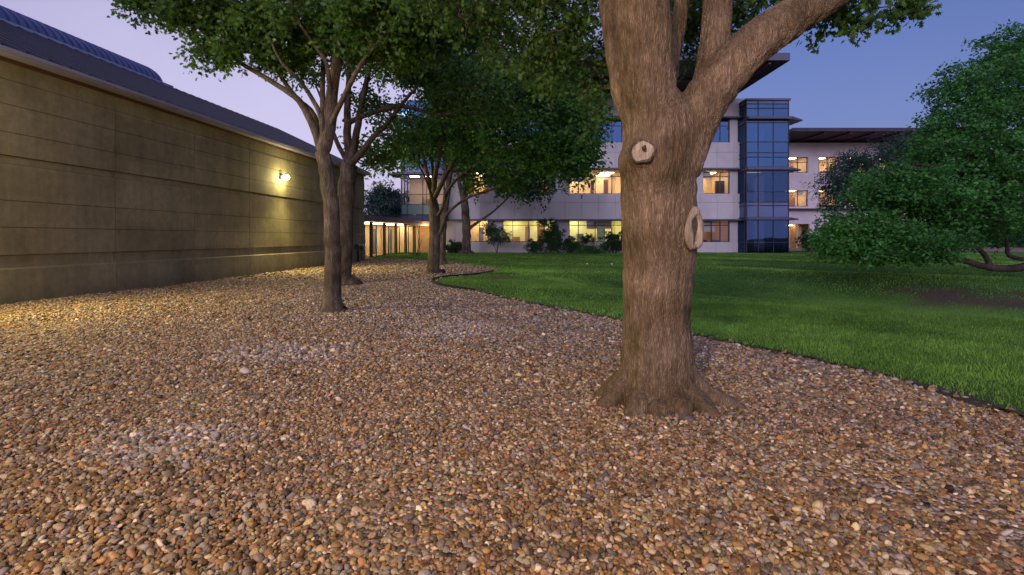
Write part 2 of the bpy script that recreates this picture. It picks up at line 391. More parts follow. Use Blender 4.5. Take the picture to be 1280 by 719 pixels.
def edged(x, y):
    d = np.full(x.shape, 1e9)
    for i in range(len(ED) - 1):
        a = ED[i]; b = ED[i + 1]; ab = b - a
        t = np.clip(((x - a[0]) * ab[0] + (y - a[1]) * ab[1]) / (ab @ ab), 0, 1)
        d = np.minimum(d, np.hypot(x - a[0] - t * ab[0], y - a[1] - t * ab[1]))
    return d

def grid_object(name, xs, ys, dz, m, keep=None, attrs=None):
    X, Y = np.meshgrid(xs, ys); Z = g(X, Y) + dz
    V = np.stack([X.ravel(), Y.ravel(), Z.ravel()], 1); nx = len(xs); ny = len(ys)
    i, j = np.meshgrid(np.arange(nx - 1), np.arange(ny - 1)); a = (j * nx + i).ravel()
    q = np.stack([a, a + 1, a + nx + 1, a + nx], 1)
    if keep is not None:
        cx = V[q][:, :, 0].mean(1); cy_ = V[q][:, :, 1].mean(1); q = q[keep(cx, cy_)]
    return npmesh(name, V, q.ravel(), np.full(len(q), 4), m, attrs(V) if attrs else None, smooth=True)
far = np.array([60, 90, 140, 220, 360, 600, 1000, 1500.])
xs = np.concatenate([-far[::-1], np.arange(-40, 44, .4), far]); ys = np.concatenate([-far[::-1], np.arange(-14, 56, .4), far])
tag(grid_object('ground', xs, ys, 0, M['gravel']), kind='structure')

def soilf(x, y):
    s = (x - 6.9) * .664 + (y - 10.9) * .747; t = (x - 6.9) * .747 - (y - 10.9) * .664
    w = (.66 + .22 * np.sin(x * 2.3 + 1.7 * np.sin(y * 1.9)) * np.sin(y * 2.9 + x) + .1 * np.sin(x * 6.1 + y * 4.3)) * np.exp(-((s - 6.6) / 1.05) ** 2) * sst(-1.2, 2.0, t) * (1 - sst(12, 15, t))
    e = np.clip(1 - edged(x, y) / .24, 0, 1) * .8
    p = .62 * np.exp(-(((x + .55) / .9) ** 2 + ((y - 18.6) / 1.6) ** 2)) + .55 * np.exp(-(((x - .1) / .9) ** 2 + ((y - 20.4) / .5) ** 2)) \
        + .5 * np.exp(-(((x + .9) / .7) ** 2 + ((y - 14.4) / .6) ** 2))
    q = .5 * np.exp(-(((x - 4.4) / .3) ** 2 + ((y - 4.7) / .5) ** 2))
    return np.clip(w + e + p + q, 0, 1)
keepl = lambda x, y: inpoly(x, y)
lawn = grid_object('lawn', np.arange(-11, 46, .16), np.arange(-9, 50, .16), .03, M['lawn'], keepl, lambda V: {'soil': soilf(V[:, 0], V[:, 1])})
tag(lawn, kind='structure')

# grass blades
def blades(n, x0, x1, y0, y1, h, w, dens=None):
    x = rng.uniform(x0, x1, n); y = rng.uniform(y0, y1, n)
    k = inpoly(x, y) & (np.abs(x) < y * 1.12 + 1.6); x = x[k]; y = y[k]
    so = soilf(x, y); k = rng.random(len(x)) > so * 1.25; x = x[k]; y = y[k]
    return x, y, np.full(len(x), h), np.full(len(x), w)
sets = [blades(260000, 2.2, 13, 1.5, 11, .048, .0065), blades(140000, -3.2, 20, 8, 22, .055, .011), blades(150000, -10, 38, 20, 43, .075, .03)]
x, y, h, w = [np.concatenate([s[i] for s in sets]) for i in range(4)]
n = len(x); pn = np.array([.55 * mnoise.noise(Vector((a * .9, b * .9, 0))) + .9 * mnoise.noise(Vector(((a * .747 - b * .664) * .10, (a * .664 + b * .747) * .42, 4))) + .35 * mnoise.noise(Vector((a * 3, b * 3, 9))) for a, b in zip(x, y)])  # stretched noise bands put light and shade of the mounds into blade tint
h = h * rng.uniform(.45, 1.1, n) * (1 + .35 * pn)
az = rng.uniform(0, 2 * np.pi, n); ln = rng.uniform(.05, .75, n) * h
la = rng.uniform(0, 2 * np.pi, n); z = g(x, y) + .026
V = np.empty((n, 3, 3)); V[:, 0] = np.stack([x - np.cos(az) * w, y - np.sin(az) * w, z], 1); V[:, 1] = np.stack([x + np.cos(az) * w, y + np.sin(az) * w, z], 1)
V[:, 2] = np.stack([x + np.cos(la) * ln, y + np.sin(la) * ln, z + h], 1)
ti = np.clip(.45 + .6 * pn + rng.normal(0, .2, n), 0, 1)
gr = npmesh('grass', V.reshape(-1, 3), np.arange(3 * n), np.full(n, 3), M['grass'], {'tint': np.repeat(ti, 3)})
tag(gr, 'mown green grass covering the rolling lawn', 'grass', kind='stuff')

# ---------------------------------------------------------------- gravel of river pebbles
WX0, WK = -12.3, .0919                      # line of the left wall: x = WX0 + WK*y
pc = bpy.data.collections.new('pebble_shapes')
for k in range(7):
    bm_v = []; me = bpy.data.meshes.new('pebble'); import bmesh
    bm = bmesh.new(); bmesh.ops.create_icosphere(bm, subdivisions=2, radius=1)
    r_ = random.Random(k); sx, sy, sz = r_.uniform(1.0, 1.35), r_.uniform(.75, 1.0), r_.uniform(.5, .75)
    for v in bm.verts:
        nn = mnoise.noise(v.co * .9 + Vector((k * 7.3, 0, 0))); n2 = mnoise.noise(v.co * 2.1 + Vector((0, k * 3.1, 0)))
        v.co *= 1 + .34 * nn + .10 * n2
        v.co.x *= sx; v.co.y *= sy; v.co.z *= sz
    for f in bm.faces: f.smooth = True
    bm.to_mesh(me); bm.free(); me.materials.append(M['pebble'])
    po = bpy.data.objects.new('pebble', me); pc.objects.link(po)
def patch(x, y):
    return max(0, 1 - math.hypot((x + .9) / .95, (y - 8.0) / 1.0)) + max(0, 1 - math.hypot((x + 3.0) / 1.2, (y - 6.5) / .8)) + max(0, 1 - math.hypot((x + 2.5) / .75, (y - 3.65) / .55))
px_, py_, sz_ = [], [], []
def layer(y0, y1, sp, size, frac):
    nx = int(36 / sp); ny = int((y1 - y0) / sp)
    X, Y = np.meshgrid(np.arange(nx) * sp - 21, y0 + np.arange(ny) * sp); X = X + (np.arange(ny)[:, None] % 2) * sp * .5
    X = X.ravel() + rng.uniform(-.42, .42, X.size) * sp; Y = Y.ravel() + rng.uniform(-.42, .42, Y.size) * sp
    k = (np.abs(X) < Y * 1.09 + 1.3) & (X > WX0 + WK * Y + .02) & (rng.random(len(X)) < frac); X = X[k]; Y = Y[k]
    k = ~inpoly(X, Y); X = X[k]; Y = Y[k]
    k = np.hypot(X - 1.3, Y - 4.5) > .36; X = X[k]; Y = Y[k]
    px_.append(X); py_.append(Y); sz_.append(size * np.exp(rng.normal(0, .21, len(X))))
layer(.9, 5, .0205, .0116, 1); layer(.9, 5, .036, .0155, .75)
layer(5, 9, .0245, .0140, 1); layer(5, 9, .045, .018, .7)
layer(9, 18, .034, .0190, 1); layer(18, 35, .062, .034, 1)
ei = rng.integers(0, len(ED) - 1, 2600); et = rng.random(2600)[:, None]; ep = ED[ei] * (1 - et) + ED[ei + 1] * et + rng.normal(0, .09, (2600, 2)); ep = ep[(ep[:, 1] > 2) & (ep[:, 1] < 30)]
px_.append(ep[:, 0]); py_.append(ep[:, 1]); sz_.append(.014 * np.exp(rng.normal(0, .3, len(ep))) * (1 + ep[:, 1] / 20))
X = np.concatenate(px_); Y = np.concatenate(py_); S = np.concatenate(sz_); n = len(X)
big = rng.random(n) < .012; S[big & (S < .03)] *= 1.4
PA = np.array([patch(a, b) for a, b in zip(X, Y)]) if n < 900000 else np.zeros(n)
S = S * (1 + .35 * np.clip(PA, 0, 1) * (S < .035))
Z = g(X, Y) + S * rng.uniform(-.4, .95, n) + .012 * np.sin(X * 2.1 + Y) * np.sin(Y * 1.7) + .02 * np.clip(PA, 0, 1)
dt_ = np.hypot(X - 1.3, Y - 4.5); Z += .03 * np.clip(1 - (dt_ - .36) / .5, 0, 1)
me = bpy.data.meshes.new('gravel'); me.vertices.add(n); me.vertices.foreach_set('co', np.stack([X, Y, Z], 1).astype(np.float32).ravel())
def att(nm, ty, key, data):
    a = me.attributes.new(nm, ty, 'POINT'); a.data.foreach_set(key, np.ascontiguousarray(data).ravel())
att('rot', 'FLOAT_VECTOR', 'vector', np.stack([rng.normal(0, .45, n), rng.normal(0, .45, n), rng.uniform(0, 6.28, n)], 1).astype(np.float32))
att('scl', 'FLOAT_VECTOR', 'vector', (S[:, None] * rng.uniform(.85, 1.2, (n, 3))).astype(np.float32))
att('idx', 'INT', 'value', rng.integers(0, 7, n).astype(np.int32))
pb = rng.random(n); gm_ = rng.random(n) < .45 * sst(5.2, 8.5, Y + .5 * X) * sst(-9, -2, X); pb[gm_] = rng.choice([.36, .45, .98, 1.0, .64], gm_.sum()) + rng.normal(0, .02, gm_.sum()); pk = (rng.random(n) < np.clip(PA * 1.1, 0, .7)); pb[pk] = rng.choice([.47, .73, 1.0, 1.0, .99, .38], pk.sum()) + rng.normal(0, .02, pk.sum())  # greyer stones in the middle distance stand in for cooler light there
att('peb', 'FLOAT', 'value', pb.astype(np.float32)); att('val', 'FLOAT', 'value', np.clip(rng.normal(.5, .27, n) + .16 * np.clip(PA, 0, 1), 0, 1).astype(np.float32))
gravel = bpy.data.objects.new('gravel', me); COL.objects.link(gravel)
tag(gravel, 'bed of rounded brown, tan and grey river pebbles', 'gravel', kind='stuff')
ng = bpy.data.node_groups.new('pebbles', 'GeometryNodeTree')
ng.interface.new_socket('Geometry', in_out='INPUT', socket_type='NodeSocketGeometry'); ng.interface.new_socket('Geometry', in_out='OUTPUT', socket_type='NodeSocketGeometry')
gi = ng.nodes.new('NodeGroupInput'); go = ng.nodes.new('NodeGroupOutput'); ip = ng.nodes.new('GeometryNodeInstanceOnPoints')
ci = ng.nodes.new('GeometryNodeCollectionInfo'); ci.inputs['Collection'].default_value = pc; ci.inputs['Separate Children'].default_value = True; ci.inputs['Reset Children'].default_value = True
def named(nm, ty):
    q = ng.nodes.new('GeometryNodeInputNamedAttribute'); q.data_type = ty; q.inputs['Name'].default_value = nm; return q.outputs['Attribute']
ng.links.new(gi.outputs[0], ip.inputs['Points']); ng.links.new(ci.outputs[0], ip.inputs['Instance']); ip.inputs['Pick Instance'].default_value = True
ng.links.new(named('idx', 'INT'), ip.inputs['Instance Index']); ng.links.new(named('rot', 'FLOAT_VECTOR'), ip.inputs['Rotation']); ng.links.new(named('scl', 'FLOAT_VECTOR'), ip.inputs['Scale'])
ng.links.new(ip.outputs[0], go.inputs[0])
gm = gravel.modifiers.new('pebbles', 'NODES'); gm.node_group = ng
print('pebbles', n)

# dark metal strip between gravel and lawn
eb = MB(); seg = [p for p in ED if 12.5 < p[1] < 25]
for a, b in zip(seg[:-1], seg[1:]):
    c_ = (a + b) / 2; u = (b - a); L = np.hypot(*u); u = u / L; hh = .10 if 14 < c_[1] < 21.8 else .05
    z0 = gz(*c_); eb.obox((c_[0], c_[1], 0), (u[0], u[1], 0), (-u[1], u[0], 0), L / 2 + .01, .012, z0 - .05, z0 + hh)
tag(eb.build('lawn_edging', M['dark_metal']), 'thin dark metal edging curving between the pebbles and the lawn', 'lawn edging')

# ---------------------------------------------------------------- low concrete hall on the left
U = Vector((WK, 1, 0)).normalized(); Vn = Vector((U.y, -U.x, 0))      # along the wall, out of the wall (towards the gravel)
def W(y, off=0, z=0):            # a point on the wall line at depth y, off metres in front of it
    p = Vector((WX0 + WK * y, y, 0)) + Vn * off; p.z = z; return p
hall = thing('concrete_hall', 'long low concrete hall with blue metal roof and curved metal vault', 'building', W(16))
def wallbox(mb, ya, yb, o0, o1, z0, z1, mi=0):
    a = W(ya, o0); b = W(yb, o0); a2 = W(ya, o1); b2 = W(yb, o1)
    vs = [(p.x, p.y, z) for z in (z0, z1) for p in (a, b, b2, a2)]
    mb.add(vs, [(3, 2, 1, 0), (4, 5, 6, 7), (0, 1, 5, 4), (1, 2, 6, 5), (2, 3, 7, 6), (3, 0, 4, 7)], mi)
YS = [-16.2 + 3.0 * k for k in range(16)] + [31.6]; YS[0] = -16.2
hz = [(.82, 1.12, -.05), (1.12, 1.75, 0), (1.75, 2.35, 0), (2.35, 3.18, 0), (3.18, 3.36, -.05), (3.36, 3.88, 0), (3.88, 4.5, 0), (4.5, 5.05, 0), (5.05, 5.45, -.02)]
wm = MB()
for a, b in zip(YS[:-1], YS[1:]):
    for z0, z1, o in hz: wallbox(wm, a + .008, b - .008, -.35, o, z0 + .006, z1 - .006)
wallbox(wm, -16.2, 31.57, -9.5, -.36, -.1, 5.44)
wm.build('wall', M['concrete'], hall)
pm = MB()
for a, b in zip(YS[:-1], YS[1:]):
    wallbox(pm, a + .009, b - .009, -.35, .03, -.2, .80)
    a1, b1 = W(a + .009, .03), W(b - .009, .03); a2, b2 = W(a + .009, -.06), W(b - .009, -.06)
    pm.add([(a1.x, a1.y, .80), (b1.x, b1.y, .80), (b2.x, b2.y, .84), (a2.x, a2.y, .84)], [(0, 1, 2, 3)])
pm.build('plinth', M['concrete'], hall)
rf = MB()
def roofpt(y, off, z): p = W(y, -off); return (p.x, p.y, z)
R0, R1, ZR0, ZR1 = -.32, 6.0, 5.62, 8.62
rf.add([roofpt(-17, R0, ZR0), roofpt(31.8, R0, ZR0), roofpt(31.8, R1, ZR1), roofpt(-17, R1, ZR1)], [(0, 1, 2, 3)])
rf.add([roofpt(-17, R1, ZR1 - .003), roofpt(31.8, R1, ZR1 - .003), roofpt(31.8, 13, 5.6), roofpt(-17, 13, 5.6)], [(0, 1, 2, 3)])
rf.add([roofpt(31.6, 0, 5.44), roofpt(31.6, R1, ZR1 - .05), roofpt(31.6, 12.5, 5.44)], [(0, 1, 2)])
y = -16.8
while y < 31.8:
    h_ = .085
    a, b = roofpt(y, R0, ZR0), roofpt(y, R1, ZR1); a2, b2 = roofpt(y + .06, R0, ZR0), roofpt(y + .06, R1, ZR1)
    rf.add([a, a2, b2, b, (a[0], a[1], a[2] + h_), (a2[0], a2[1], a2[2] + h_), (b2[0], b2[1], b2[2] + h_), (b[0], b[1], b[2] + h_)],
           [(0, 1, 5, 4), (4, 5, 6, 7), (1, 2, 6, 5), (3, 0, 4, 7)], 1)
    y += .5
rf.build('roof', [M['roof'], M['shaded_seam']], hall)
fa = MB(); wallbox(fa, -17, 31.8, .05, .36, 5.52, 5.60); wallbox(fa, -17, 31.8, .362, .40, 5.57, 5.645); fa.build('gutter', M['fascia'], hall)
ff = MB(); wallbox(ff, -17, 31.7, -.2, .05, 5.45, 5.53); ff.build('eave_board', plain('eave_board', (.11, .05, .04), .6), hall)
va = MB(); ns = 20; ac, bc = 1.6, 1.13
def vpt(y, k, s=0):
    th = math.pi * k / ns; off = 6.3 + ac - (ac + s) * math.cos(th); return roofpt(y, off, 8.62 + (bc + s) * math.sin(th))
yy = [-17 + .32 * i for i in range(int((22.9 + 17) / .32) + 1)] + [22.9]
for a, b in zip(yy[:-1], yy[1:]):
    for k in range(ns):
        va.add([vpt(a, k), vpt(b, k), vpt(b, k + 1), vpt(a, k + 1)], [(0, 1, 2, 3)])
        va.add([vpt(a, k, .035), vpt(a + .05, k, .035), vpt(a + .05, k + 1, .035), vpt(a, k + 1, .035)], [(0, 1, 2, 3)], 1)
        va.add([vpt(a + .05, k, .035), vpt(a + .05, k, 0), vpt(a + .05, k + 1, 0), vpt(a + .05, k + 1, .035)], [(0, 1, 2, 3)], 1)
        va.add([vpt(a, k, .035), vpt(a, k, 0), vpt(a, k + 1, 0), vpt(a, k + 1, .035)], [(0, 1, 2, 3)], 1)
va.add([vpt(22.9, k) for k in range(ns + 1)], [tuple(range(ns + 1))])
vo_ = va.build('vault', [M['vault'], M['roof']], hall)  # ribs take the darker roof colour in place of shadow lines
vb = MB(); vb.add([roofpt(-17, 5.9, 8.63), roofpt(23, 5.9, 8.63), roofpt(23, 5.9, 8.72), roofpt(-17, 5.9, 8.72)], [(0, 1, 2, 3)])
vb.add([roofpt(-17, 5.9, 8.72), roofpt(23, 5.9, 8.72), roofpt(23, 6.35, 8.72), roofpt(-17, 6.35, 8.72)], [(0, 1, 2, 3)]); vb.build('vault_flashing', M['fascia'], hall)

def wall_lamp(y, label, energy, ext=.0, tilt=1.0, glow=75):
    p = W(y, 0, 4.2); t = thing('wall_lamp', label, 'wall lamp', p, 'lamps mounted along the concrete wall')
    a = MB(); wallbox(a, y - .08, y + .08, 0.002, .07, 4.12, 4.36); a.tube([W(y, .07, 4.3), W(y, .2 + ext, 4.33), W(y, .26 + ext, 4.30)], .018, 8); a.build('bracket', M['dark_metal'], t)
    s = MB(); s.tube([W(y, .26 + ext, 4.34), W(y, .26 + ext, 4.30)], [.04, .10], 16); s.build('lamp_shade', M['dark_metal'], t, True)
    b = MB(); ce = W(y, .26 + ext, 4.21)
    rr = [.04, .11, .14, .15, .125, .07, .01]; zz = [.1, .07, .03, -.02, -.08, -.12, -.14]
    b.tube([ce + Vector((0, 0, q)) for q in zz], rr, 14); bo = b.build('bulb', M['bulb'], t, True); bo.visible_shadow = True
    l = bpy.data.lights.new('lamp_light', 'SPOT'); l.energy = energy; l.color = (1, .82, .32); l.shadow_soft_size = .12; l.spot_size = R(150); l.spot_blend = .9
    lo = bpy.data.objects.new('lamp_light', l); COL.objects.link(lo); lo.location = ce + Vn * .25 + Vector((0, 0, -.12)); attach(lo, t)
    lo.rotation_euler = (Vn * tilt + Vector((0, 0, -1))).to_track_quat('-Z', 'Y').to_euler()
    l = bpy.data.lights.new('lamp_glow', 'POINT'); l.energy = glow; l.color = (1, .80, .36); l.shadow_soft_size = .1
    lo = bpy.data.objects.new('lamp_glow', l); COL.objects.link(lo); lo.location = ce + Vn * .22 + Vector((0, 0, -.05)); attach(lo, t)
    return t
wall_lamp(22.0, 'glowing yellow wall lamp high on the concrete wall left of the trees', 1500)
wall_lamp(8.6, 'wall lamp on the concrete wall just beside the camera', 1600, .35, 1.1, 60)

# pipe, box and drain at the far end of the wall
a = W(30.2, .16); pp = MB(); za = gz(a.x, a.y)
pts = [(W(30.2, .16, za - .1)), W(30.2, .16, .75), W(30.2, .16, .98), W(30.05, .18, 1.1), W(29.85, .2, 1.12), W(29.7, .22, 1.0), W(29.68, .22, .86)]
pp.tube(pts, .055, 12); pp.tube([W(30.2, .16, .55), W(30.2, .16, .63)], .085, 12)
tag(pp.build('gooseneck_pipe', M['dark_metal'], smooth=True), 'dark gooseneck vent pipe beside the far end of the concrete wall', 'vent pipe')
bx = MB(); wallbox(bx, 30.9, 31.2, .002, .13, .75, 1.0); wallbox(bx, 31.0, 31.06, .002, .05, .2, .75); tag(bx.build('outlet_box', M['dark_metal']), 'small grey outlet box low on the concrete wall by the vent pipe', 'outlet box')
a = W(19.3, .35); z0 = gz(a.x, a.y); dr = MB(); dr.tube([(a.x, a.y, z0 - .02), (a.x, a.y, z0 + .06)], [.13, .12], 12); dr.tube([(a.x, a.y, z0 + .06), (a.x, a.y, z0 + .09)], [.08, .03], 12)
tag(dr.build('ground_drain', M['dark_metal']), 'small dark drain cap on the gravel at the foot of the wall', 'drain cap')

# ---------------------------------------------------------------- office building
BD = 43.0
def fz(py, d=BD): return CAMZ + (HZ - py) / F * d
def fx(px, d=BD): return (px - 640) / F * d
off = thing('office_building', 'three storey pale office block with lit windows, blue glass towers and wide flat roof', 'building', (0, BD, .2))
ZB = [(-.3, fz(302.6)), (fz(274.6), fz(242.4)), (fz(210.8), fz(178.6)), (fz(147.3), fz(124))]    # solid bands
ZW = [(fz(302.6), fz(275.2)), (fz(242.4), fz(214.4)), (fz(178.6), fz(151))]                       # window rows
XL, XR = fx(558), fx(932)
wb = MB()
def cut(x0, x1, step_px, z0, z1, y0, y1, zj=None):
    js = sorted(set([x0, x1] + [fx(j) for j in range(580, 932, 21) if x0 + .3 < fx(j) < x1 - .3]))
    zs = [z0] + ([zj] if zj else []) + [z1]
    for a, b in zip(js[:-1], js[1:]):
        for c_, d_ in zip(zs[:-1], zs[1:]): wb.box(a + .009, b - .009, y0, y1, c_ + .009, d_ - .009)
cut(XL, XR, 42, ZB[0][0], ZB[0][1], BD, BD + .25)
cut(XL, XR, 42, *ZB[1], BD - .22, BD + .25, fz(253.3)); cut(XL, XR, 42, *ZB[2], BD - .22, BD + .25, fz(191)); cut(XL, XR, 42, *ZB[3], BD - .22, BD + .25)
PIER = [(558, 580), (610.5, 628.4), (694.5, 711.5), (778, 795), (862, 879), (912.3, 932)]
for z0, z1 in ZW:
    for i, (a, b) in enumerate(PIER):
        c_ = (a + b) / 2
        wb.box(fx(a) + .006, fx(c_) - .01, BD + .002, BD + .25, z0 - .005, z1 + .3); wb.box(fx(c_) + .01, fx(b) - .006, BD + .002, BD + .25, z0 - .005, z1 + .3)
wb.build('wall', M['facade'], off)
bk = MB()      # recessed backing, side and rear walls
bk.box(XL, XR, BD + 16, BD + 16.4, -.3, 13.5); bk.box(XL, XL + .3, BD + .3, BD + 16, -.3, 13.5); bk.box(XR - .3, XR, BD + .3, BD + 16, -.3, 13.5)
for z in (3.36, 7.62, 11.95): bk.box(XL + .3, XR - .3, BD + .27, BD + 15.9, z - .05, z + .1)
bk.box(XL + .3, XR - .3, BD + .27, BD + 15.9, 13.3, 13.45)
bk.build('floor_slab', M['room_dark'], off)
for z in (fz(274.6), fz(211.4), fz(147.6)):
    l = MB(); l.box(XL, XR, BD - .62, BD - .23, z - .10, z + .03); l.box(XL, XR, BD - .23, BD + .1, z - .12, z - .012); l.build('ledge', M['ledge'], off)

def window(parent, x0, x1, z0, z1, yw, muls, trans, pane, room=None, lamp=None, depth=5.0, seed=0, name='window', items=6):
    r = random.Random(seed)
    f = MB(); t = .055
    f.box(x0, x1, yw, yw + .12, z0, z0 + t); f.box(x0, x1, yw, yw + .12, z1 - t, z1)
    f.box(x0, x0 + t, yw, yw + .12, z0 + t, z1 - t); f.box(x1 - t, x1, yw, yw + .12, z0 + t, z1 - t)
    for m_ in muls: f.box(m_ - .03, m_ + .03, yw + .002, yw + .115, z0 + t, z1 - t)
    for zt in trans: f.box(x0 + t, x1 - t, yw + .004, yw + .11, zt - .025, zt + .025)
    fo = f.build(name, M['frame'], parent)
    p = MB(); p.box(x0 + t, x1 - t, yw + .05, yw + .06, z0 + t, z1 - t); p.build('pane', pane, fo)
    if room:
        q = MB(); a, b, c_, d_ = x0 - .35, x1 + .35, z0 - .75, z1 + .15; ya, yb = yw + .30, yw + depth
        q.box(a, b, yb, yb + .08, c_, d_); q.box(a - .08, a, ya, yb, c_, d_); q.box(b, b + .08, ya, yb, c_, d_); q.box(a, b, ya, yb, c_ - .08, c_); q.box(a, b, ya, yb, d_, d_ + .04)
        # door openings and partitions inside
        q.build('room', room, fo)
        w_ = b - a
        for i in range(items):
            cx = a + w_ * (i + r.uniform(.25, .75)) / items; cyy = r.uniform(ya + 1.0, yb - .5); ww = r.uniform(.25, .8); hh_ = r.choice([.9, 1.2, 1.5, 2.1, 2.2]); mi = r.choice([0, 1, 2, 3])
            fu = MB(); fu.box(cx - ww / 2, cx + ww / 2, cyy, cyy + .3, c_ + .003, c_ + hh_); fu.build('cabinet' if hh_ < 2 else 'screen', M[['furn_red', 'furn_dark', 'furn_blue', 'furn_pale'][mi]], fo)
        if r.random() < .55:
            bl = MB(); bx0 = x0 + (x1 - x0) * r.choice([0.02, .34, .5]); bl.box(bx0, bx0 + (x1 - x0) * r.choice([.3, .46]), yw + .16, yw + .18, z1 - (z1 - z0) * r.uniform(.25, .6), z1 - .03); bl.build('blind', M['furn_pale'], fo)
        if lamp:
            k = max(1, int(w_ / 1.8))
            for i in range(k):
                cx = a + w_ * (i + .5) / k
                for yq in (ya + 1.0, ya + 3.1): e = MB(); e.box(cx - .55, cx + .55, yq, yq + .8, d_ - .07, d_ - .02); e.build('ceiling_light', lamp, fo)
    return fo
YWN = BD + .12
wins = [  # x0, x1, row, mullions px, room, lamp
    (587, 610.5, 0, [599], 'room_warm', 'lamp_warm'), (628.4, 694.5, 0, [641, 661, 681], 'room_green', 'lamp_green'), (711.5, 778, 0, [723.2, 744.3, 765.3], 'room_green', 'lamp_green'),
    (795, 862, 0, [806, 827, 849], 'room_green', 'lamp_green'), (879, 912.3, 0, [890, 901], 'room_warm', 'lamp_dim'),
    (580, 610.5, 1, [592, 601], 'room_warm', 'lamp_warm'), (628.4, 694.5, 1, [641, 661, 681], 'room_warm', 'lamp_dim'), (711.5, 778, 1, [723.2, 744.3, 765.3], 'room_warm', 'lamp_warm'),
    (795, 862, 1, [806, 827, 849], 'room_warm', 'lamp_warm'), (879, 912.3, 1, [901], 'room_warm', 'lamp_warm'),
    (580, 610.5, 2, [592, 601], 'room_dark', None), (628.4, 694.5, 2, [641, 661, 681], 'room_dark', None), (711.5, 778, 2, [723.2, 744.3, 765.3], 'room_dark', None),
    (795, 862, 2, [806, 827, 849], 'room_dark', None), (879, 912.3, 2, [901], 'room_dark', None)]
for i, (a, b, rrow, mu, ro, la_) in enumerate(wins):
    z0, z1 = ZW[rrow]; tr = [z1 - .42] if rrow else [z1 - .45]
    window(off, fx(a), fx(b), z0, z1, YWN, [fx(q) for q in mu], tr, M['pane_blue'] if rrow == 2 else M['pane'], M[ro], M[la_] if la_ else None, 4.6, i, items=5 if b - a > 40 else 3)
# lit slit beside the left tower
# roof with its deep overhang and set back clerestory
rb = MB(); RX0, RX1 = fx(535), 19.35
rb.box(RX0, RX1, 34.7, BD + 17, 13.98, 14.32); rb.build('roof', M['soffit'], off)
rf2 = MB(); rf2.box(RX0 - .05, RX1 + .05, 34.6, 34.69, 13.93, 14.45); rf2.box(RX1 + .003, RX1 + .08, 34.7, BD + 17, 13.93, 14.45); rf2.box(RX0 - .08, RX0 - .003, 34.7, BD + 17, 13.93, 14.45); rf2.build('roof_fascia', M['ledge'], off)
bm_ = MB()
for k in range(8): xx = RX0 + 1.2 + k * (RX1 - RX0 - 2.4) / 7; bm_.box(xx - .09, xx + .09, 34.9, BD + 3, 13.76, 13.975)
bm_.box(RX0 + .3, RX1 - .3, 38.6, 38.8, 13.77, 13.974); bm_.build('roof_beam', M['steel'], off)
cl = MB(); cl.box(XL + .5, XR - .5, BD + 1.6, BD + 1.7, 13.45, 13.98); cl.build('clerestory', M['spandrel'], off)
for k in range(14): pass
for k in range(22): ck = MB(); xx = XL + .6 + k * (XR - XL - 1.3) / 21; ck.box(xx - .04, xx + .04, BD + 1.52, BD + 1.598, 13.45, 13.98); ck.build('clerestory_mullion', M['frame'], off)

# glass towers: thing parts with floors, mullions and panes
def tower(x0, x1, y0, y1, vpx, rows, d, ledges, seed, name='glass_tower'):
    """rows: (ytop_px, ybot_px, material key)"""
    f = MB(); t = .05
    zs = sorted(set([fz(r_[0], d) for r_ in rows] + [fz(r_[1], d) for r_ in rows]))
    zb, zt = zs[0], zs[-1]
    xsv = [x0 + .03] + [fx(v, d) for v in vpx] + [x1 - .03]
    for xx in xsv: f.box(xx - t * .5, xx + t * .5, y0 - .06, y0 + .06, zb, zt)
    yv = [y0 + .2 + (y1 - y0 - .2) * k / 3 for k in range(4)]
    for yy_ in yv:
        for xx in (x0, x1): f.box(xx - .05, xx + .05, yy_ - .05, yy_ + .05, zb, zt)
    for zz_ in zs:
        f.box(x0, x1, y0 - .075, y0 + .05, zz_ - .028, zz_ + .028)
        for xx in (x0, x1): f.box(xx - .06, xx + .06, y0 + .06, y1, zz_ - .041, zz_ + .041)
    fo = f.build(name, M['frame'], off)
    for a, b, mk in rows:
        z1, z0 = fz(a, d) - .042, fz(b, d) + .042
        q = MB(); q.box(x0 + .01, x1 - .01, y0 - .01, y0 + .01, z0, z1); q.box(x0 - .01, x0 + .009, y0 + .02, y1, z0, z1); q.box(x1 - .009, x1 + .01, y0 + .02, y1, z0, z1)
        q.build('pane', M[mk], fo)
    fl = MB()
    for z in (.1, 3.3, 7.4, 11.7, zt - .1):
        if z >= zb - .2: fl.box(x0 + .1, x1 - .1, y0 + .12, y1 + 2, z - .12, z + .05)
    fl.box(x0 + .1, x1 - .1, y1 + 1.9, y1 + 2, zb, zt - .2); fl.build('floor_slab', M['room_dark'], fo)
    for z, l0, l1, dep in ledges:
        l = MB(); l.add([(x0 - l0, y0 + .3, z), (x0, y0 - dep, z), (x1, y0 - dep, z), (x1 + l1, y0 + .3, z), (x1 + l1 * .9, y0 + 2.5, z), (x0 - l0 * .9, y0 + 2.5, z)] +
                        [(x0 - l0, y0 + .3, z + .1), (x0, y0 - dep, z + .2), (x1, y0 - dep, z + .2), (x1 + l1, y0 + .3, z + .1), (x1 + l1 * .9, y0 + 2.5, z + .1), (x0 - l0 * .9, y0 + 2.5, z + .1)],
                       [(5, 4, 3, 2, 1, 0), (6, 7, 8, 9, 10, 11)] + [(i, (i + 1) % 6, 6 + (i + 1) % 6, 6 + i) for i in range(6)])
        l.build('ledge', M['ledge'], off)
    return fo
TD = 41.6
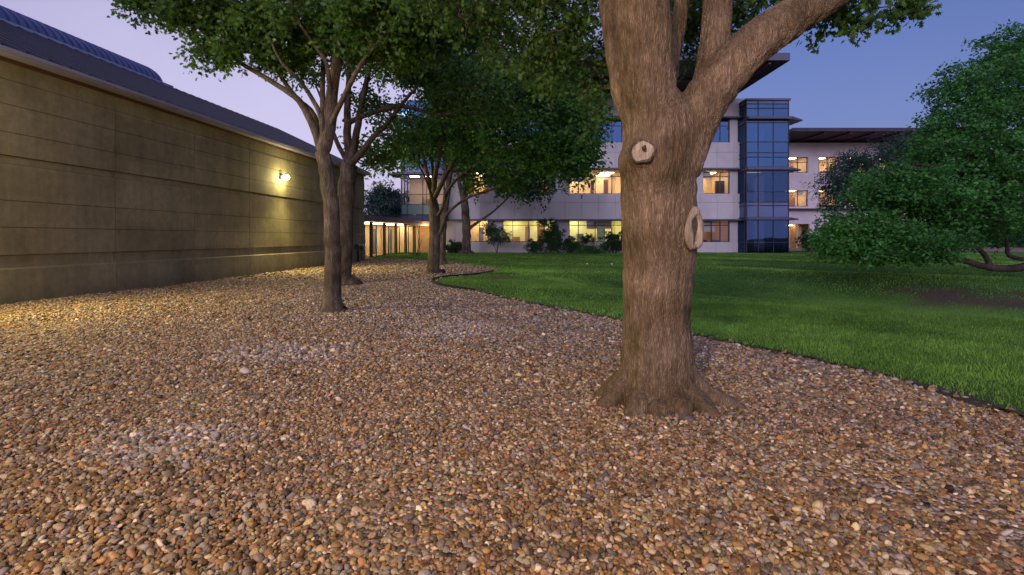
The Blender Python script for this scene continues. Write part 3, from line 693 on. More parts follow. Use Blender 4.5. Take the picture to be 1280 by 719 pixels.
rt = tower(fx(932.6, TD), fx(986, TD), TD, BD + 2.5, [947.6, 966.5],
      [(126, 130, 'spandrel'), (130, 135.5, 'pane_blue'), (135.5, 146, 'pane_blue'), (149.5, 153.5, 'spandrel'), (153.5, 177.5, 'pane_blue'), (177.5, 191, 'pane_blue'), (191, 196.5, 'pane_blue'), (196.5, 209, 'pane_blue'),
       (213.5, 239.7, 'pane_dark'), (239.7, 252.8, 'pane_dark'), (252.8, 257, 'spandrel'), (257, 272, 'spandrel'), (275, 303, 'pane_dark'), (303, 316.5, 'pane_dark')], TD,
      [(fz(150, TD), .02, 1.35, .5), (fz(212.5, TD), .02, 1.2, .3), (fz(274.8, TD), .02, 1.0, .3)], 3)
tp = MB(); tp.box(fx(932, TD), fx(987.5, TD), TD - .15, BD + 2.6, fz(126, TD), fz(123.5, TD)); tp.build('tower_cap', M['ledge'], off)
# a couple of things inside the dark storey of the right tower
ti_ = MB(); zt_ = 3.4
for xx, ww, hh_, mi in ((21.0, .5, 2.0, 0), (22.4, .25, 1.3, 1), (20.0, .9, .8, 0), (22.9, .6, 1.9, 2)):
    ti_ = MB(); ti_.box(xx - ww / 2, xx + ww / 2, TD + 2.2, TD + 2.5, zt_, zt_ + hh_); ti_.build('cabinet', M[['furn_dark', 'furn_pale', 'furn_red'][mi]], rt)
e = MB(); e.box(20.3, 21.6, TD + 1.4, TD + 1.6, 7.2, 7.25); e.build('ceiling_light', M['lamp_dim'], rt)
LD = 41.4
lt = tower(fx(501.3, LD), fx(555, LD), LD, BD + 2.2, [509, 528.5, 541],
      [(126, 147, 'pane_blue'), (149.5, 178, 'pane_blue'), (178, 209, 'pane_blue'), (209, 216, 'spandrel'), (218.5, 223.3, 'pane'), (223.3, 243, 'pane'), (243, 255.6, 'pane'), (255.6, 268.5, 'spandrel_green'), (268.5, 276, 'ledge')], LD,
      [(fz(218, LD), 1.15, .02, .3), (fz(149.3, LD), 1.1, .02, .3)], 4)
q = MB(); xa, xb = fx(502.5, LD), fx(554, LD)
q.box(xa, xb, LD + 3.0, LD + 3.08, fz(257, LD), fz(217.5, LD)); q.box(xa, xb, LD + .15, LD + 3, fz(217.8, LD), fz(217, LD)); q.box(xa, xb, LD + .15, LD + 3, fz(257, LD), fz(256, LD)); q.build('room', M['room_warm'], lt)
for cx in (-8.4, -7.1): q = MB(); q.box(cx - .4, cx + .4, LD + 1.2, LD + 1.6, fz(218.5, LD), fz(218.3, LD) + .02); q.build('ceiling_light', M['lamp_warm'], lt)
for bxx, mk in (((-8.9, -7.9, LD + 1.8, LD + 2.1, fz(256, LD), fz(244, LD)), 'furn_pale'), ((-6.9, -6.6, LD + 1.2, LD + 1.4, fz(256, LD), fz(229, LD)), 'furn_dark'), ((-7.6, -7.5, LD + 2.4, LD + 2.5, fz(256, LD), fz(226, LD)), 'furn_red')): q = MB(); q.box(*bxx); q.build('cabinet', M[mk], lt)
s_ = window(off, fx(555.2), fx(557.8), .3, fz(217), BD - .05, [], [fz(232), fz(253), fz(274)], M['pane'], None)
q = MB(); q.box(fx(554), fx(558.5), BD + .8, BD + .9, .3, fz(216)); q.build('lit_blind', emit('slit_glow', (1, .72, .35), .9), s_)
uw = MB(); uw.box(fx(501, LD) + .3, fx(557, LD), BD + 1.2, BD + 1.5, -.2, fz(276, LD)); uw.box(fx(503, LD), fx(536, LD) + .0, LD + .3, LD + .6, fz(282, LD), fz(276.3, LD)); uw.build('base_wall', M['facade'], off)

# right wing, further back
WD = 63.0
wing = thing('office_wing', 'far pale office wing with small lit windows and dark flat roof behind the trees', 'building', (43, WD, .2))
wx0, wx1 = fx(984, WD), fx(1168, WD); ww_ = MB(); wcols = [(985.5, 1010), (1023.5, 1046), (1061, 1084), (1099, 1122), (1137, 1160)]
zrows = [(-.3, .0), ]
WB = [(fz(312, WD) - .3, fz(278, WD)), (fz(261, WD), fz(258.2, WD)), (fz(238, WD), fz(216, WD)), (fz(196.3, WD), fz(178.5, WD))]
for z0, z1 in [WB[2], WB[3]]:
    for k in range(0, 10):
        a, b = wx0 + (wx1 - wx0) * k / 10, wx0 + (wx1 - wx0) * (k + 1) / 10
        if z1 - z0 > .2: ww_.box(a + .01, b - .01, WD, WD + .3, z0, z1)
ww_.box(wx0, wx1, WD, WD + .3, fz(280, WD), fz(258.4, WD) )
for (z0, z1) in ((fz(258.4, WD), fz(238, WD)), (fz(216, WD), fz(196.3, WD))):
    xs_ = [984] + [q for c_ in wcols for q in c_] + [1168]
    for a, b in zip(xs_[0::2], xs_[1::2]):
        if b - a > 2: ww_.box(fx(a, WD) + .01, fx(b, WD) - .01, WD + .003, WD + .3, z0, z1)
ww_.box(wx0, wx1, WD + 14, WD + 14.3, -.3, 13.6); ww_.box(wx0 - .3, wx0, WD + .4, WD + 14, -.3, 13.6); ww_.box(wx1, wx1 + .3, WD + .3, WD + 14, -.3, 13.6)
ww_.box(fx(1012, WD), wx1, WD + .01, WD + .3, -.3, fz(280, WD) - .01)
ww_.build('wall', M['wing'], wing)
for rr_, (z0, z1) in enumerate(((fz(258, WD), fz(238.4, WD)), (fz(215.7, WD), fz(196.6, WD)))):
    for i, (a, b) in enumerate(wcols):
        window(wing, fx(a, WD) + .05, fx(b, WD) - .05, z0, z1, WD + .1, [fx((a + b) / 2, WD)], [z0 + (z1 - z0) * .66], M['pane'], M['room_warm'], M['lamp_warm'], 4.0, 40 + i + 9 * rr_, items=2)
l = MB(); l.box(wx0, wx1, WD - .9, WD - .01, fz(262.5, WD), fz(261, WD)); l.build('ledge', M['soffit'], wing)
l = MB(); l.box(fx(984, WD), fx(1011, WD), WD + 1.6, WD + 1.8, -.2, fz(279.5, WD)); l.box(fx(997, WD), fx(1000, WD), WD + .3, WD + 1.5, -.2, fz(280, WD) - .02); l.build('entry_wall', M['tan'], wing)
q = MB(); q.box(fx(987, WD), fx(995, WD), WD + .7, WD + .9, fz(282, WD), fz(281, WD)); q.build('ceiling_light', M['lamp_warm'], wing)
l = MB(); l.box(32.5, wx1 + 2, 57.5, WD + 15, 13.95, 14.25); l.box(32.4, wx1 + 2.1, 57.4, 57.49, 13.9, 14.3); l.build('roof', M['soffit'], wing)
l = MB(); l.box(wx0 + .8, wx1, WD + 1.2, WD + 1.3, 13.6, 13.95)
for k in range(6): xx = wx0 + 1.5 + k * 3.0; l.box(xx - .1, xx + .1, 57.8, WD + 1.1, 13.72, 13.945)
l.build('roof_beam', M['steel'], wing)
# plaza floor under the wing
pv = MB(); pv.box(fx(975, 52), 38.5, 50.2, WD + 14, -.1, .20); tag(pv.build('pavement', M['concrete_slab']), kind='structure')

# ---------------------------------------------------------------- glazed walkway between hall and office
wk = thing('glazed_walkway', 'low glazed walkway with bronze columns lit from inside, joining hall and offices', 'covered walkway', (-9.4, 38, .1))
A = np.array([-10.55, 34.6]); B = np.array([-8.05, 43.0]); dv = (B - A); LL = np.hypot(*dv); dv = dv / LL; nv = np.array([dv[1], -dv[0]])
def K(t, o, z): p = A + dv * t + nv * o; return (p[0], p[1], z)
def kbox(mb, t0, t1, o0, o1, z0, z1, mi=0):
    vs = [K(t, o, z) for z in (z0, z1) for t, o in ((t0, o0), (t1, o0), (t1, o1), (t0, o1))]
    mb.add(vs, [(3, 2, 1, 0), (4, 5, 6, 7), (0, 1, 5, 4), (1, 2, 6, 5), (2, 3, 7, 6), (3, 0, 4, 7)], mi)
ts = [1.2 + (LL - 1.2) * q for q in (0, .235, .46, .67, .86)]
for t in ts: q = MB(); kbox(q, t - .09, t + .09, -.02, .16, -.1, 2.68); q.build('column', M['column'], wk)
q = MB(); kbox(q, -1.6, LL + .3, -4.2, .75, 2.74, 3.02); q.build('roof', M['column'], wk)
q = MB(); kbox(q, -1.6, LL + .3, .752, .82, 2.70, 3.08); q.build('roof_fascia', M['ledge'], wk)
q = MB(); kbox(q, -1.6, LL + .2, -2.9, -2.8, 0, 2.72); q.build('wall', M['room_warm'], wk)
q = MB(); kbox(q, LL + .05, LL + .15, -2.79, -.1, 0, 2.72); q.build('wall', M['room_warm'], wk)
q = MB(); kbox(q, -1.6, LL, -2.79, .3, -.12, .14); q.build('floor_slab', M['concrete_slab'], wk)
q = MB()
for a, b in zip([0.0] + ts, ts + [LL]):
    if b - a < .4: continue
    kbox(q, a + .15, b - .15, -.1, -.04, 2.45, 2.5); kbox(q, a + .15, b - .15, -.1, -.04, .14, .2); kbox(q, (a + b) / 2 - .025, (a + b) / 2 + .025, -.1, -.04, .2, 2.45)
q.build('window_frame', M['frame'], wk)
q = MB(); kbox(q, .1, LL, -.08, -.07, .2, 2.68); q.build('pane', M['pane'], wk)
for k in range(5): q = MB(); t = 1 + k * 1.7; kbox(q, t, t + .9, -1.9, -1.1, 2.62, 2.68); q.build('ceiling_light', M['lamp_warm'], wk)
for k in range(6): q = MB(); t = 1.6 + k * 1.4; kbox(q, t, t + .4, -2.75, -2.68, .15, 2.3); q.build('curtain', M[('furn_pale', 'furn_blue')[k % 2]], wk)
q = MB(); q.box(-8.0, -7.0, 42.9, 43.15, -.1, 2.73); q.build('end_wall', M['tan'], wk)
l = bpy.data.lights.new('lamp_light', 'POINT'); l.energy = 60; l.color = (1, .62, .28); l.shadow_soft_size = .3
lo = bpy.data.objects.new('lamp_light', l); COL.objects.link(lo); lo.location = (-7.3, 41.6, 2.3); l.use_nodes = False; l.shadow_soft_size = .05; attach(lo, wk)
pa = MB(); pz = .16; vs = [K(-2, .35, 0), K(LL, .35, 0), K(LL, 1.3, 0), K(-2, 1.3, 0)]
vs = [(p[0], p[1], gz(p[0], p[1]) + .055) for p in vs]; pa.add(vs, [(0, 1, 2, 3)]); tag(pa.build('path', M['concrete_slab']), kind='structure')

# ---------------------------------------------------------------- trees
OAKL = np.array([.82, 1]) * np.array([(0, 0), (.06, .18), (.30, .22), (.14, .38), (.42, .52), (.16, .62), (.30, .84), (.06, .80), (0, 1.0), (-.06, .80), (-.30, .84), (-.16, .62), (-.42, .52), (-.14, .38), (-.30, .22), (-.06, .18)])
DIA = np.array([(0, 0), (.24, .45), (0, 1.0), (-.24, .45)])
HEX = np.array([(0, 0), (.26, .3), (.2, .65), (0, 1.0), (-.2, .65), (-.26, .3)])
def leafmesh(name, pts, size, shape, m, tint, parent, droop=.35, seed=0, outward=None):
    r = np.random.default_rng(seed); n = len(pts); k = len(shape)
    d = r.normal(0, 1, (n, 3)); d[:, 2] = d[:, 2] * .6 - droop
    if outward is not None: d += outward * .8
    d /= np.linalg.norm(d, axis=1)[:, None]
    a = r.normal(0, 1, (n, 3)); a[:, 2] = a[:, 2] * .5; s = np.cross(d, a); s /= np.linalg.norm(s, axis=1)[:, None] + 1e-9
    nrm = np.cross(d, s); L = size * r.uniform(.65, 1.25, n)
    V = pts[:, None, :] + (s[:, None, :] * shape[None, :, 0:1] + d[:, None, :] * shape[None, :, 1:2] + nrm[:, None, :] * (np.abs(shape[None, :, 0:1]) * .35 - (shape[None, :, 1:2] - .5) ** 2 * .25)) * L[:, None, None]
    return npmesh(name, V.reshape(-1, 3), np.arange(n * k), np.full(n, k), m, {'tint': np.repeat(tint, k)}, parent=parent)

class Tree:
    def __init__(s, seed): s.pos = []; s.par = []; s.rad = []; s.fix = []; s.chains = []; s.r = random.Random(seed); s.seed = seed
    def node(s, p, par, rad=None): s.pos.append(Vector(p)); s.par.append(par); s.rad.append(rad or 0); s.fix.append(rad is not None); return len(s.pos) - 1
    def limb(s, pts, r0, r1, start=None, sub=4, wob=.018, pw=1.0):
        """explicit limb through world points; start = index of node it leaves from"""
        c_ = catmull([tuple(p) for p in pts], sub); n = len(c_); ids = [] if start is None else [start]; prev = start
        if start is not None: s.pos[start]
        for i, p in enumerate(c_):
            if start is not None and i == 0: continue
            fl = 1 + (.55 * max(0, 1 - (p[2] - gz(p[0], p[1])) / .5) ** 2 if start is None else 0)
            t = i / (n - 1); w = (r0 + (r1 - r0) * t ** pw) * fl; q = Vector(p) + Vector((s.r.gauss(0, 1), s.r.gauss(0, 1), 0)) * wob * w * 3
            prev = s.node(q, -1 if prev is None else prev, w); ids.append(prev)
        s.chains.append(ids); return ids
    def near(s, p):
        return min(range(len(s.pos)), key=lambda i: (s.pos[i] - p).length)
    def grow(s, clumps, tip=.008, up=.15, bias=.0):
        P_ = np.array([tuple(p) for p in s.pos]); Rd = np.array(s.rad)
        cl_ = [Vector(c_) for c_ in clumps]; root = s.pos[0]
        # order by distance from the skeleton
        dmin = [np.min(np.linalg.norm(P_ - np.array(c_), axis=1)) for c_ in cl_]
        order = np.argsort(dmin); arr = [tuple(p) for p in s.pos]; zmin = min(min(p[2] for p in arr), 99)
        ok0 = [i for i in range(len(arr)) if (arr[i][2] - root.z) > 1.2 or len(arr) < 6]
        base = set(range(len(arr))) - set(ok0)
        A_ = np.array(arr); pen = np.array([50. if i in base else 0. for i in range(len(arr))])
        for o_ in order:
            c_ = cl_[o_]; d = np.linalg.norm(A_ - np.array(c_), axis=1); hd = np.hypot(A_[:, 0] - c_.x, A_[:, 1] - c_.y)
            steep = np.maximum(0, A_[:, 2] - c_.z)
            j = int(np.argmin(d + pen + .6 * steep)); a = s.pos[j]; L = (c_ - a).length
            if L < .05: continue
            k = max(2, min(7, int(L / .35))); ids = [j]; prev = j
            pv = (a - s.pos[s.par[j]]).normalized() if s.par[j] >= 0 else Vector((0, 0, 1))
            b1 = a + pv * L * .3 + Vector((0, 0, L * up))
            newp = []
            for i in range(1, k + 1):
                t = i / k; q = a * (1 - t) ** 2 + b1 * 2 * t * (1 - t) + c_ * t * t
                if i < k: q += Vector((s.r.gauss(0, 1), s.r.gauss(0, 1), s.r.gauss(0, 1))) * L * .03
                prev = s.node(q, prev); ids.append(prev); newp.append(tuple(q))
            s.chains.append(ids); A_ = np.vstack([A_, newp]); pen = np.concatenate([pen, np.zeros(len(newp))])
        # radii of grown nodes from the number of tips beyond them
        cnt = [0.0] * len(s.pos); ch = [0] * len(s.pos)
        for i, p in enumerate(s.par):
            if p >= 0: ch[p] += 1
        for i in range(len(s.pos) - 1, -1, -1):
            if ch[i] == 0: cnt[i] = 1
            if s.par[i] >= 0: cnt[s.par[i]] += cnt[i]
        for i in range(len(s.pos)):
            if not s.fix[i]:
                s.rad[i] = tip * cnt[i] ** .46
                if s.par[i] >= 0: s.rad[i] = min(s.rad[i], s.rad[s.par[i]] * .92)
    def mesh(s, name, m, parent, big=10, small=5, skip=0):
        b = MB()
        for ids in s.chains[skip:]:
            rr = [s.rad[i] for i in ids]
            if len(rr) > 1: rr[0] = min(rr[0], rr[1] * 1.25)
            mx = max(rr); b.tube([s.pos[i] for i in ids], rr, big if mx > .07 else (7 if mx > .03 else small), cap=False)
        return b.build(name, m, parent, True)

def ell(spec, r, minsep=.0):
    """clump centres inside ellipsoids given as (px, py, depth, rx_px, ry_px, rd, n)"""
    o = []
    for px, py, d, rx, ry, rd, n in spec:
        c_ = P(px, py, d); a, b = rx / F * d, ry / F * d; k = 0; tries = 0
        while k < n and tries < n * 30:
            tries += 1
            v = Vector((r.gauss(0, 1), r.gauss(0, 1), r.gauss(0, 1))).normalized() * (r.random() ** .45)
            q = c_ + Vector((v.x * a, v.y * rd, v.z * b))
            if minsep and any((q - w).length < minsep for w in o[-260:]): continue
            o.append(q); k += 1
    return o
def leaves_at(centres, per, rad, seed, flat=.7):
    r = np.random.default_rng(seed); C = np.array([tuple(c_) for c_ in centres]); n = len(C)
    # each clump is a few short twigs with leaves along them
    tw = 7; D = r.normal(0, 1, (n, tw, 3)); D[:, :, 2] = D[:, :, 2] * flat - .05; D /= np.linalg.norm(D, axis=2)[:, :, None]
    per_t = max(1, per // tw)
    t = r.random((n, tw, per_t)) ** .7; s = rad * r.uniform(.5, 1.25, (n, 1, 1))
    Q = C[:, None, None, :] + D[:, :, None, :] * (t * s)[..., None] + r.normal(0, rad * .13, (n, tw, per_t, 3)) + np.array([0, 0, -1.0]) * (t[..., None] ** 2 * rad * .22)
    T = np.clip(.42 + r.normal(0, .13, (n, 1, 1)) + r.normal(0, .17, (n, tw, per_t)), 0, 1)
    O = np.broadcast_to(D[:, :, None, :], Q.shape)
    return Q.reshape(-1, 3), T.reshape(-1), O.reshape(-1, 3), (C, D, s)
def twigs(mb, data, rad, r0=.004):
    C, D, s = data
    for i in range(len(C)):
        for j in range(D.shape[1]):
            a = Vector(C[i]); e_ = a + Vector(D[i, j]) * float(s[i, 0, 0]); m_ = (a + e_) / 2 + Vector((0, 0, rad * .06)); e_.z -= rad * .2
            mb.tube([a, m_, e_], [r0, r0 * .7, r0 * .3], 3, cap=False)

def ptsd(lst): return [P(*p) for p in lst]

# --- the big tree in front (base at px 820,505)
oak = thing('oak_tree', 'massive pale barked oak forking low, roots spreading over the pebbles, nearest tree', 'tree', (1.3, 4.5, 0), 'trees on the gravel bed')
TA = Tree(11)
def trunk_rings():
    prof = [(512, 766, 878), (500, 770, 873), (480, 774, 868), (455, 776, 865), (425, 777, 863), (390, 779, 861), (350, 779, 863), (310, 780, 867), (275, 779, 868), (245, 777, 866), (215, 775, 866), (190, 776, 868), (165, 780, 874), (145, 786, 872), (128, 797, 860), (112, 812, 845)]
    return [(P((a + b) / 2, y, 4.5), (b - a) / 2 / F * 4.5) for y, a, b in prof]
tb = MB(); rings = trunk_rings()
tb.tube([rings[0][0] - Vector((0, 0, .25))] + [r_[0] for r_ in rings], [rings[0][1] * 1.05] + [r_[1] for r_ in rings], 40)
TOP = 4.6
def tl(lst, d0, d1, n=32):      # limb from (px, py, width px)
    k = len(lst); pts = []; rr = []
    for i, (a, b, w_) in enumerate(lst):
        d = d0 + (d1 - d0) * i / (k - 1); pts.append(P(a, b, d)); rr.append(w_ / 2 / F * d)
    tb.tube(pts, rr, n); return pts, rr
sL, rL = tl([(815, 185, 74), (811, 130, 70), (806, 70, 66), (803, 10, 62), (800, -60, 57), (806, -140, 50), (818, -230, 40)], 4.5, 4.3)
sR, rR = tl([(845, 215, 56), (862, 165, 56), (883, 122, 56), (912, 84, 56), (955, 45, 50), (1010, 10, 46), (1065, -30, 42), (1130, -80, 36), (1190, -150, 30)], 4.48, 4.25)
sM, rM = tl([(880, 130, 40), (888, 95, 40), (893, 55, 36), (896, 15, 36), (899, -40, 34), (910, -110, 30), (905, -190, 24)], 4.52, 4.8)
sB, rB = tl([(822, 140, 30), (836, 90, 26), (845, 45, 21), (852, 0, 19), (862, -60, 16), (870, -120, 12)], 4.75, 5.1, 16)
sA, rA = tl([(800, 170, 36), (778, 110, 30), (768, 60, 24), (763, 10, 22), (757, -60, 18), (740, -130, 14)], 4.68, 5.1, 16)
for ang, L, w0, zz in ((192, .46, .12, .36), (226, .36, .12, .26), (256, .31, .105, .18), (284, .35, .12, .26), (316, .42, .12, .30), (348, .58, .115, .38), (30, .42, .12, .4), (75, .42, .12, .4), (120, .42, .12, .4), (160, .42, .11, .38)):
    a = R(ang); c0 = rings[0][0]; d = Vector((math.cos(a), math.sin(a), 0)); b = Vector((c0.x, 4.5, 0))
    tb.tube([b + d * .16 + Vector((0, 0, zz + .28)), b + d * .27 + Vector((0, 0, zz * .62)), b + d * .38 + Vector((0, 0, zz * .32)), b + d * (L + .06) + Vector((0, 0, .03)), b + d * (L + .2) + Vector((0, 0, -.05))], [.06, w0 * .8, w0 * .85, w0 * .62, w0 * .35], 14)
# swellings: knot on the left edge, collar round the cut branch, callus on the right
def blob(c_, r3, n=12):
    c_ = Vector(c_); tb.tube([c_ + Vector((0, 0, r3[2] * q)) for q in (-1, -.8, -.4, 0, .4, .8, 1)], [r3[0] * math.sqrt(max(.02, 1 - q * q)) for q in (-1, -.8, -.4, 0, .4, .8, 1)], n)
blob(P(783, 203, 4.42), (.085, 0, .14)); blob(P(803, 192, 4.27), (.12, 0, .13)); blob(P(861, 287, 4.36), (.09, 0, .22)); blob(P(863, 235, 4.45), (.06, 0, .1)); blob(P(846, 330, 4.3), (.09, 0, .12))
raw = tb.build('trunk', M['bark'], None)
rm = raw.modifiers.new('r', 'REMESH'); rm.mode = 'VOXEL'; rm.voxel_size = .0125; rm.use_smooth_shade = True
sm_ = raw.modifiers.new('s', 'SMOOTH'); sm_.factor = .5; sm_.iterations = 14
dg = bpy.context.evaluated_depsgraph_get(); me2 = bpy.data.meshes.new_from_object(raw.evaluated_get(dg)); bpy.data.objects.remove(raw)
nv_ = len(me2.vertices); co = np.empty(nv_ * 3, np.float32); me2.vertices.foreach_get('co', co); co = co.reshape(-1, 3); nm = np.empty(nv_ * 3, np.float32); me2.vertices.foreach_get('normal', nm); nm = nm.reshape(-1, 3)
warp = lambda p: Vector((p[0] + .03 * math.sin(p[2] * 4.1 + p[0] * 5), p[1], p[2]))
rid = np.array([abs(mnoise.noise(Vector((q[0] * 17, q[1] * 17, q[2] * 2.6)))) * .6 + abs(mnoise.noise(Vector((q[0] * 34, q[1] * 34 + 3, q[2] * 4.5)))) * .4 for q in map(warp, co)])
rid = np.clip(rid * 3.2, 0, 1)
disp = np.array([.026 * mnoise.noise(Vector((p[0] * 3.2, p[1] * 3.2, p[2] * .9))) + .012 * mnoise.noise(Vector((p[0] * 13, p[1] * 13, p[2] * 1.8))) + .005 * mnoise.noise(Vector((p[0] * 30, p[1] * 30, p[2] * 6))) for p in co])
disp += (rid - .6) * .009
low = np.clip(1 - co[:, 2] / .8, 0, 1); disp += low * .008 * np.array([mnoise.noise(Vector((p[0] * 8, p[1] * 8, p[2] * 3 + 5))) for p in co])
co += nm * disp[:, None]; me2.vertices.foreach_set('co', co.ravel()); me2.update()
me2.materials.clear(); me2.materials.append(M['bark']); me2.polygons.foreach_set('use_smooth', [True] * len(me2.polygons))
ca = me2.attributes.new('crack', 'FLOAT', 'POINT'); ca.data.foreach_set('value', (np.clip(.5 - rid, 0, 1) * .6).astype(np.float32))
tro = bpy.data.objects.new('trunk', me2); COL.objects.link(tro); attach(tro, oak)
print('trunk verts', nv_)
from mathutils.bvhtree import BVHTree
bvh = BVHTree.FromPolygons([Vector(c_) for c_ in co], [tuple(p.vertices) for p in me2.polygons])
def on_trunk(px, py):
    o_ = Vector((0, 0, CAMZ)); d = (P(px, py, 1.0) - o_).normalized(); h_ = bvh.ray_cast(o_, d); return h_[0], h_[1]
def scar(px, py, rx, ry, tube_r, fill, facing=None, lift=.012):
    c_, n_ = on_trunk(px, py)
    n_ = Vector(facing).normalized() if facing else (Vector((0, -1, 0)) * .8 + n_ * .2).normalized()
    u = n_.cross(Vector((0, 0, 1))).normalized() * -1; v = u.cross(n_) * -1
    if v.z < 0: v = -v
    b = MB(); k = 28; pts = []; rr = []
    r_ = random.Random(int(px)); c2 = c_ + n_ * lift; nn = 10; o_ = 0
    vs = []; fs = []
    for i in range(k):
        a = 2 * math.pi * i / k; w_ = 1 + .10 * math.sin(2 * a + 1) + .05 * math.sin(5 * a); e_ = u * math.cos(a); ce = c2 + (u * math.cos(a) * rx + v * math.sin(a) * ry) * w_
        rad = (u * math.cos(a) + v * math.sin(a)).normalized(); tr_ = tube_r * (1 + .25 * math.sin(3 * a + px))
        for j in range(nn):
            q = 2 * math.pi * j / nn; vs.append(ce + rad * math.cos(q) * tr_ + n_ * math.sin(q) * tr_ * .8)
    for i in range(k):
        for j in range(nn): fs.append((i * nn + j, ((i + 1) % k) * nn + j, ((i + 1) % k) * nn + (j + 1) % nn, i * nn + (j + 1) % nn))
    b.add(vs, fs); ro_ = b.build('branch_scar', M['scar'] if fill == 'hollow' else M['bark_far'], oak, True)
    d_ = MB(); vs = [c2 + n_ * (.006 if fill == 'scar' else .004)]; rings_ = 4
    for q in range(1, rings_ + 1):
        for i in range(k):
            a = 2 * math.pi * i / k; f_ = q / rings_; w_ = (1 + .10 * math.sin(2 * a + 1)) * f_
            vs.append(c2 + (u * math.cos(a) * rx + v * math.sin(a) * ry) * w_ + n_ * (r_.uniform(-.006, .006) + ((.006 if fill == 'scar' else .004) * (1 - f_))))
    fs = [(0, 1 + i, 1 + (i + 1) % k) for i in range(k)]
    for q in range(rings_ - 1):
        for i in range(k): fs.append((1 + q * k + i, 1 + (q + 1) * k + i, 1 + (q + 1) * k + (i + 1) % k, 1 + q * k + (i + 1) % k))
    d_.add(vs, fs); d_.build('heartwood' if fill == 'scar' else 'hollow', M[fill], ro_, True)
    return ro_
scar(803, 189, .092, .098, .011, 'scar', None, .0)['label'] = 'round pale healed branch cut with a small dark hole'
cc, _n = on_trunk(803, 188); q = MB(); q.tube([cc + Vector((.0, -.034, .0)), cc + Vector((0, -.044, .01)), cc + Vector((.012, -.034, .03))], [.012, .02, .012], 10); q.build('knot_hole', M['hollow'], oak, True)
scar(864, 287, .062, .16, .036, 'hollow', (.5, -1, 0), .035)['label'] = 'tall oval callus around a dark slot'

# explicit skeleton for its crown
for pts, rr, d in ((sL, rL, 0), (sR, rR, 0), (sM, rM, 0), (sB, rB, 0), (sA, rA, 0)):
    prev = None; ids = []
    for p, w_ in zip(pts, rr):
        prev = TA.node(p, -1 if prev is None else prev, w_); ids.append(prev)
    TA.chains.append(ids)
nskip = len(TA.chains)
def ext(ids, pts, r0, r1): TA.limb([tuple(TA.pos[ids])] + pts, r0, r1, ids, 4)
L_end = TA.chains[0][-1]; R_end = TA.chains[1][-1]; M_end = TA.chains[2][-1]; B_end = TA.chains[3][-1]; A_end = TA.chains[4][-1]
ext(L_end, [(1.0, 4.0, 5.9), (.6, 3.6, 6.9), (.4, 3.4, 8.2)], .13, .03); ext(R_end, [(4.5, 4.3, 5.6), (5.6, 4.4, 6.6), (6.2, 4.6, 7.6)], .10, .02)
ext(M_end, [(2.1, 5.3, 6.0), (2.4, 5.9, 7.4), (2.4, 6.2, 8.6)], .08, .02); ext(B_end, [(1.9, 6.2, 5.3), (1.8, 7.3, 6.0)], .045, .015); ext(A_end, [(.2, 6.2, 5.2), (-.9, 7.2, 5.9)], .05, .015)
rA_ = random.Random(5)
specA = [(640, 15, 6.4, 95, 45, .9, 34), (700, 60, 6.6, 50, 55, .7, 22), (745, 130, 6.8, 18, 45, .4, 4), (560, -10, 6.6, 70, 40, .9, 16), (690, -70, 6.0, 120, 60, 1.2, 34), (865, 25, 6.4, 48, 45, .7, 26), (930, 0, 6.0, 45, 30, .6, 14),
         (860, -60, 6.2, 90, 50, 1.0, 20), (745, 20, 6.2, 35, 45, .6, 9)]
clA = ell(specA, rA_)
clS = [P(a, b - 9, d) for a, b, d in ((958, -12, 4.9), (982, 8, 4.85), (1003, 20, 4.8), (1022, 30, 4.8), (1044, 34, 4.75), (1062, 27, 4.7), (1083, 24, 4.7), (1105, 18, 4.7), (1126, 14, 4.7), (1140, 15, 4.7), (1048, 12, 4.7), (1024, 10, 4.8), (1000, -2, 4.9), (1075, 4, 4.7), (1100, -14, 4.7), (975, -20, 5.1), (1130, -20, 4.7))]
for k in range(170):     # the crown high above the frame
    v = Vector((rA_.gauss(0, 1), rA_.gauss(0, 1), abs(rA_.gauss(0, 1)))).normalized() * rA_.uniform(.55, 1); clA.append(Vector((1.5 + v.x * 4.6, 4.8 + v.y * 4.2, 5.4 + v.z * 4.4)))
TA.grow(clA + clS, .0075)
ba = TA.mesh('limb', M['bark'], oak, skip=nskip)
Q, T, O, dd = leaves_at(clA, 98, .38, 3)
k = np.linalg.norm(Q - np.array([0, 0, 1.5]), axis=1) > 1.6
QS, TS, OS, ds = leaves_at([c_ + Vector((rA_.uniform(-.12, .12), rA_.uniform(-.15, .15), rA_.uniform(-.1, .12))) for c_ in clS for _ in range(2)], 56, .2, 9)
Q = np.vstack([Q, QS]); T = np.concatenate([T, TS]); O = np.vstack([O, OS])
leafmesh('crown', Q, .08, OAKL, M['oak_leaf'], T, oak, seed=4, outward=O)
tw = MB(); twigs(tw, dd, .36); tw.build('twig', M['bark_far'], oak)

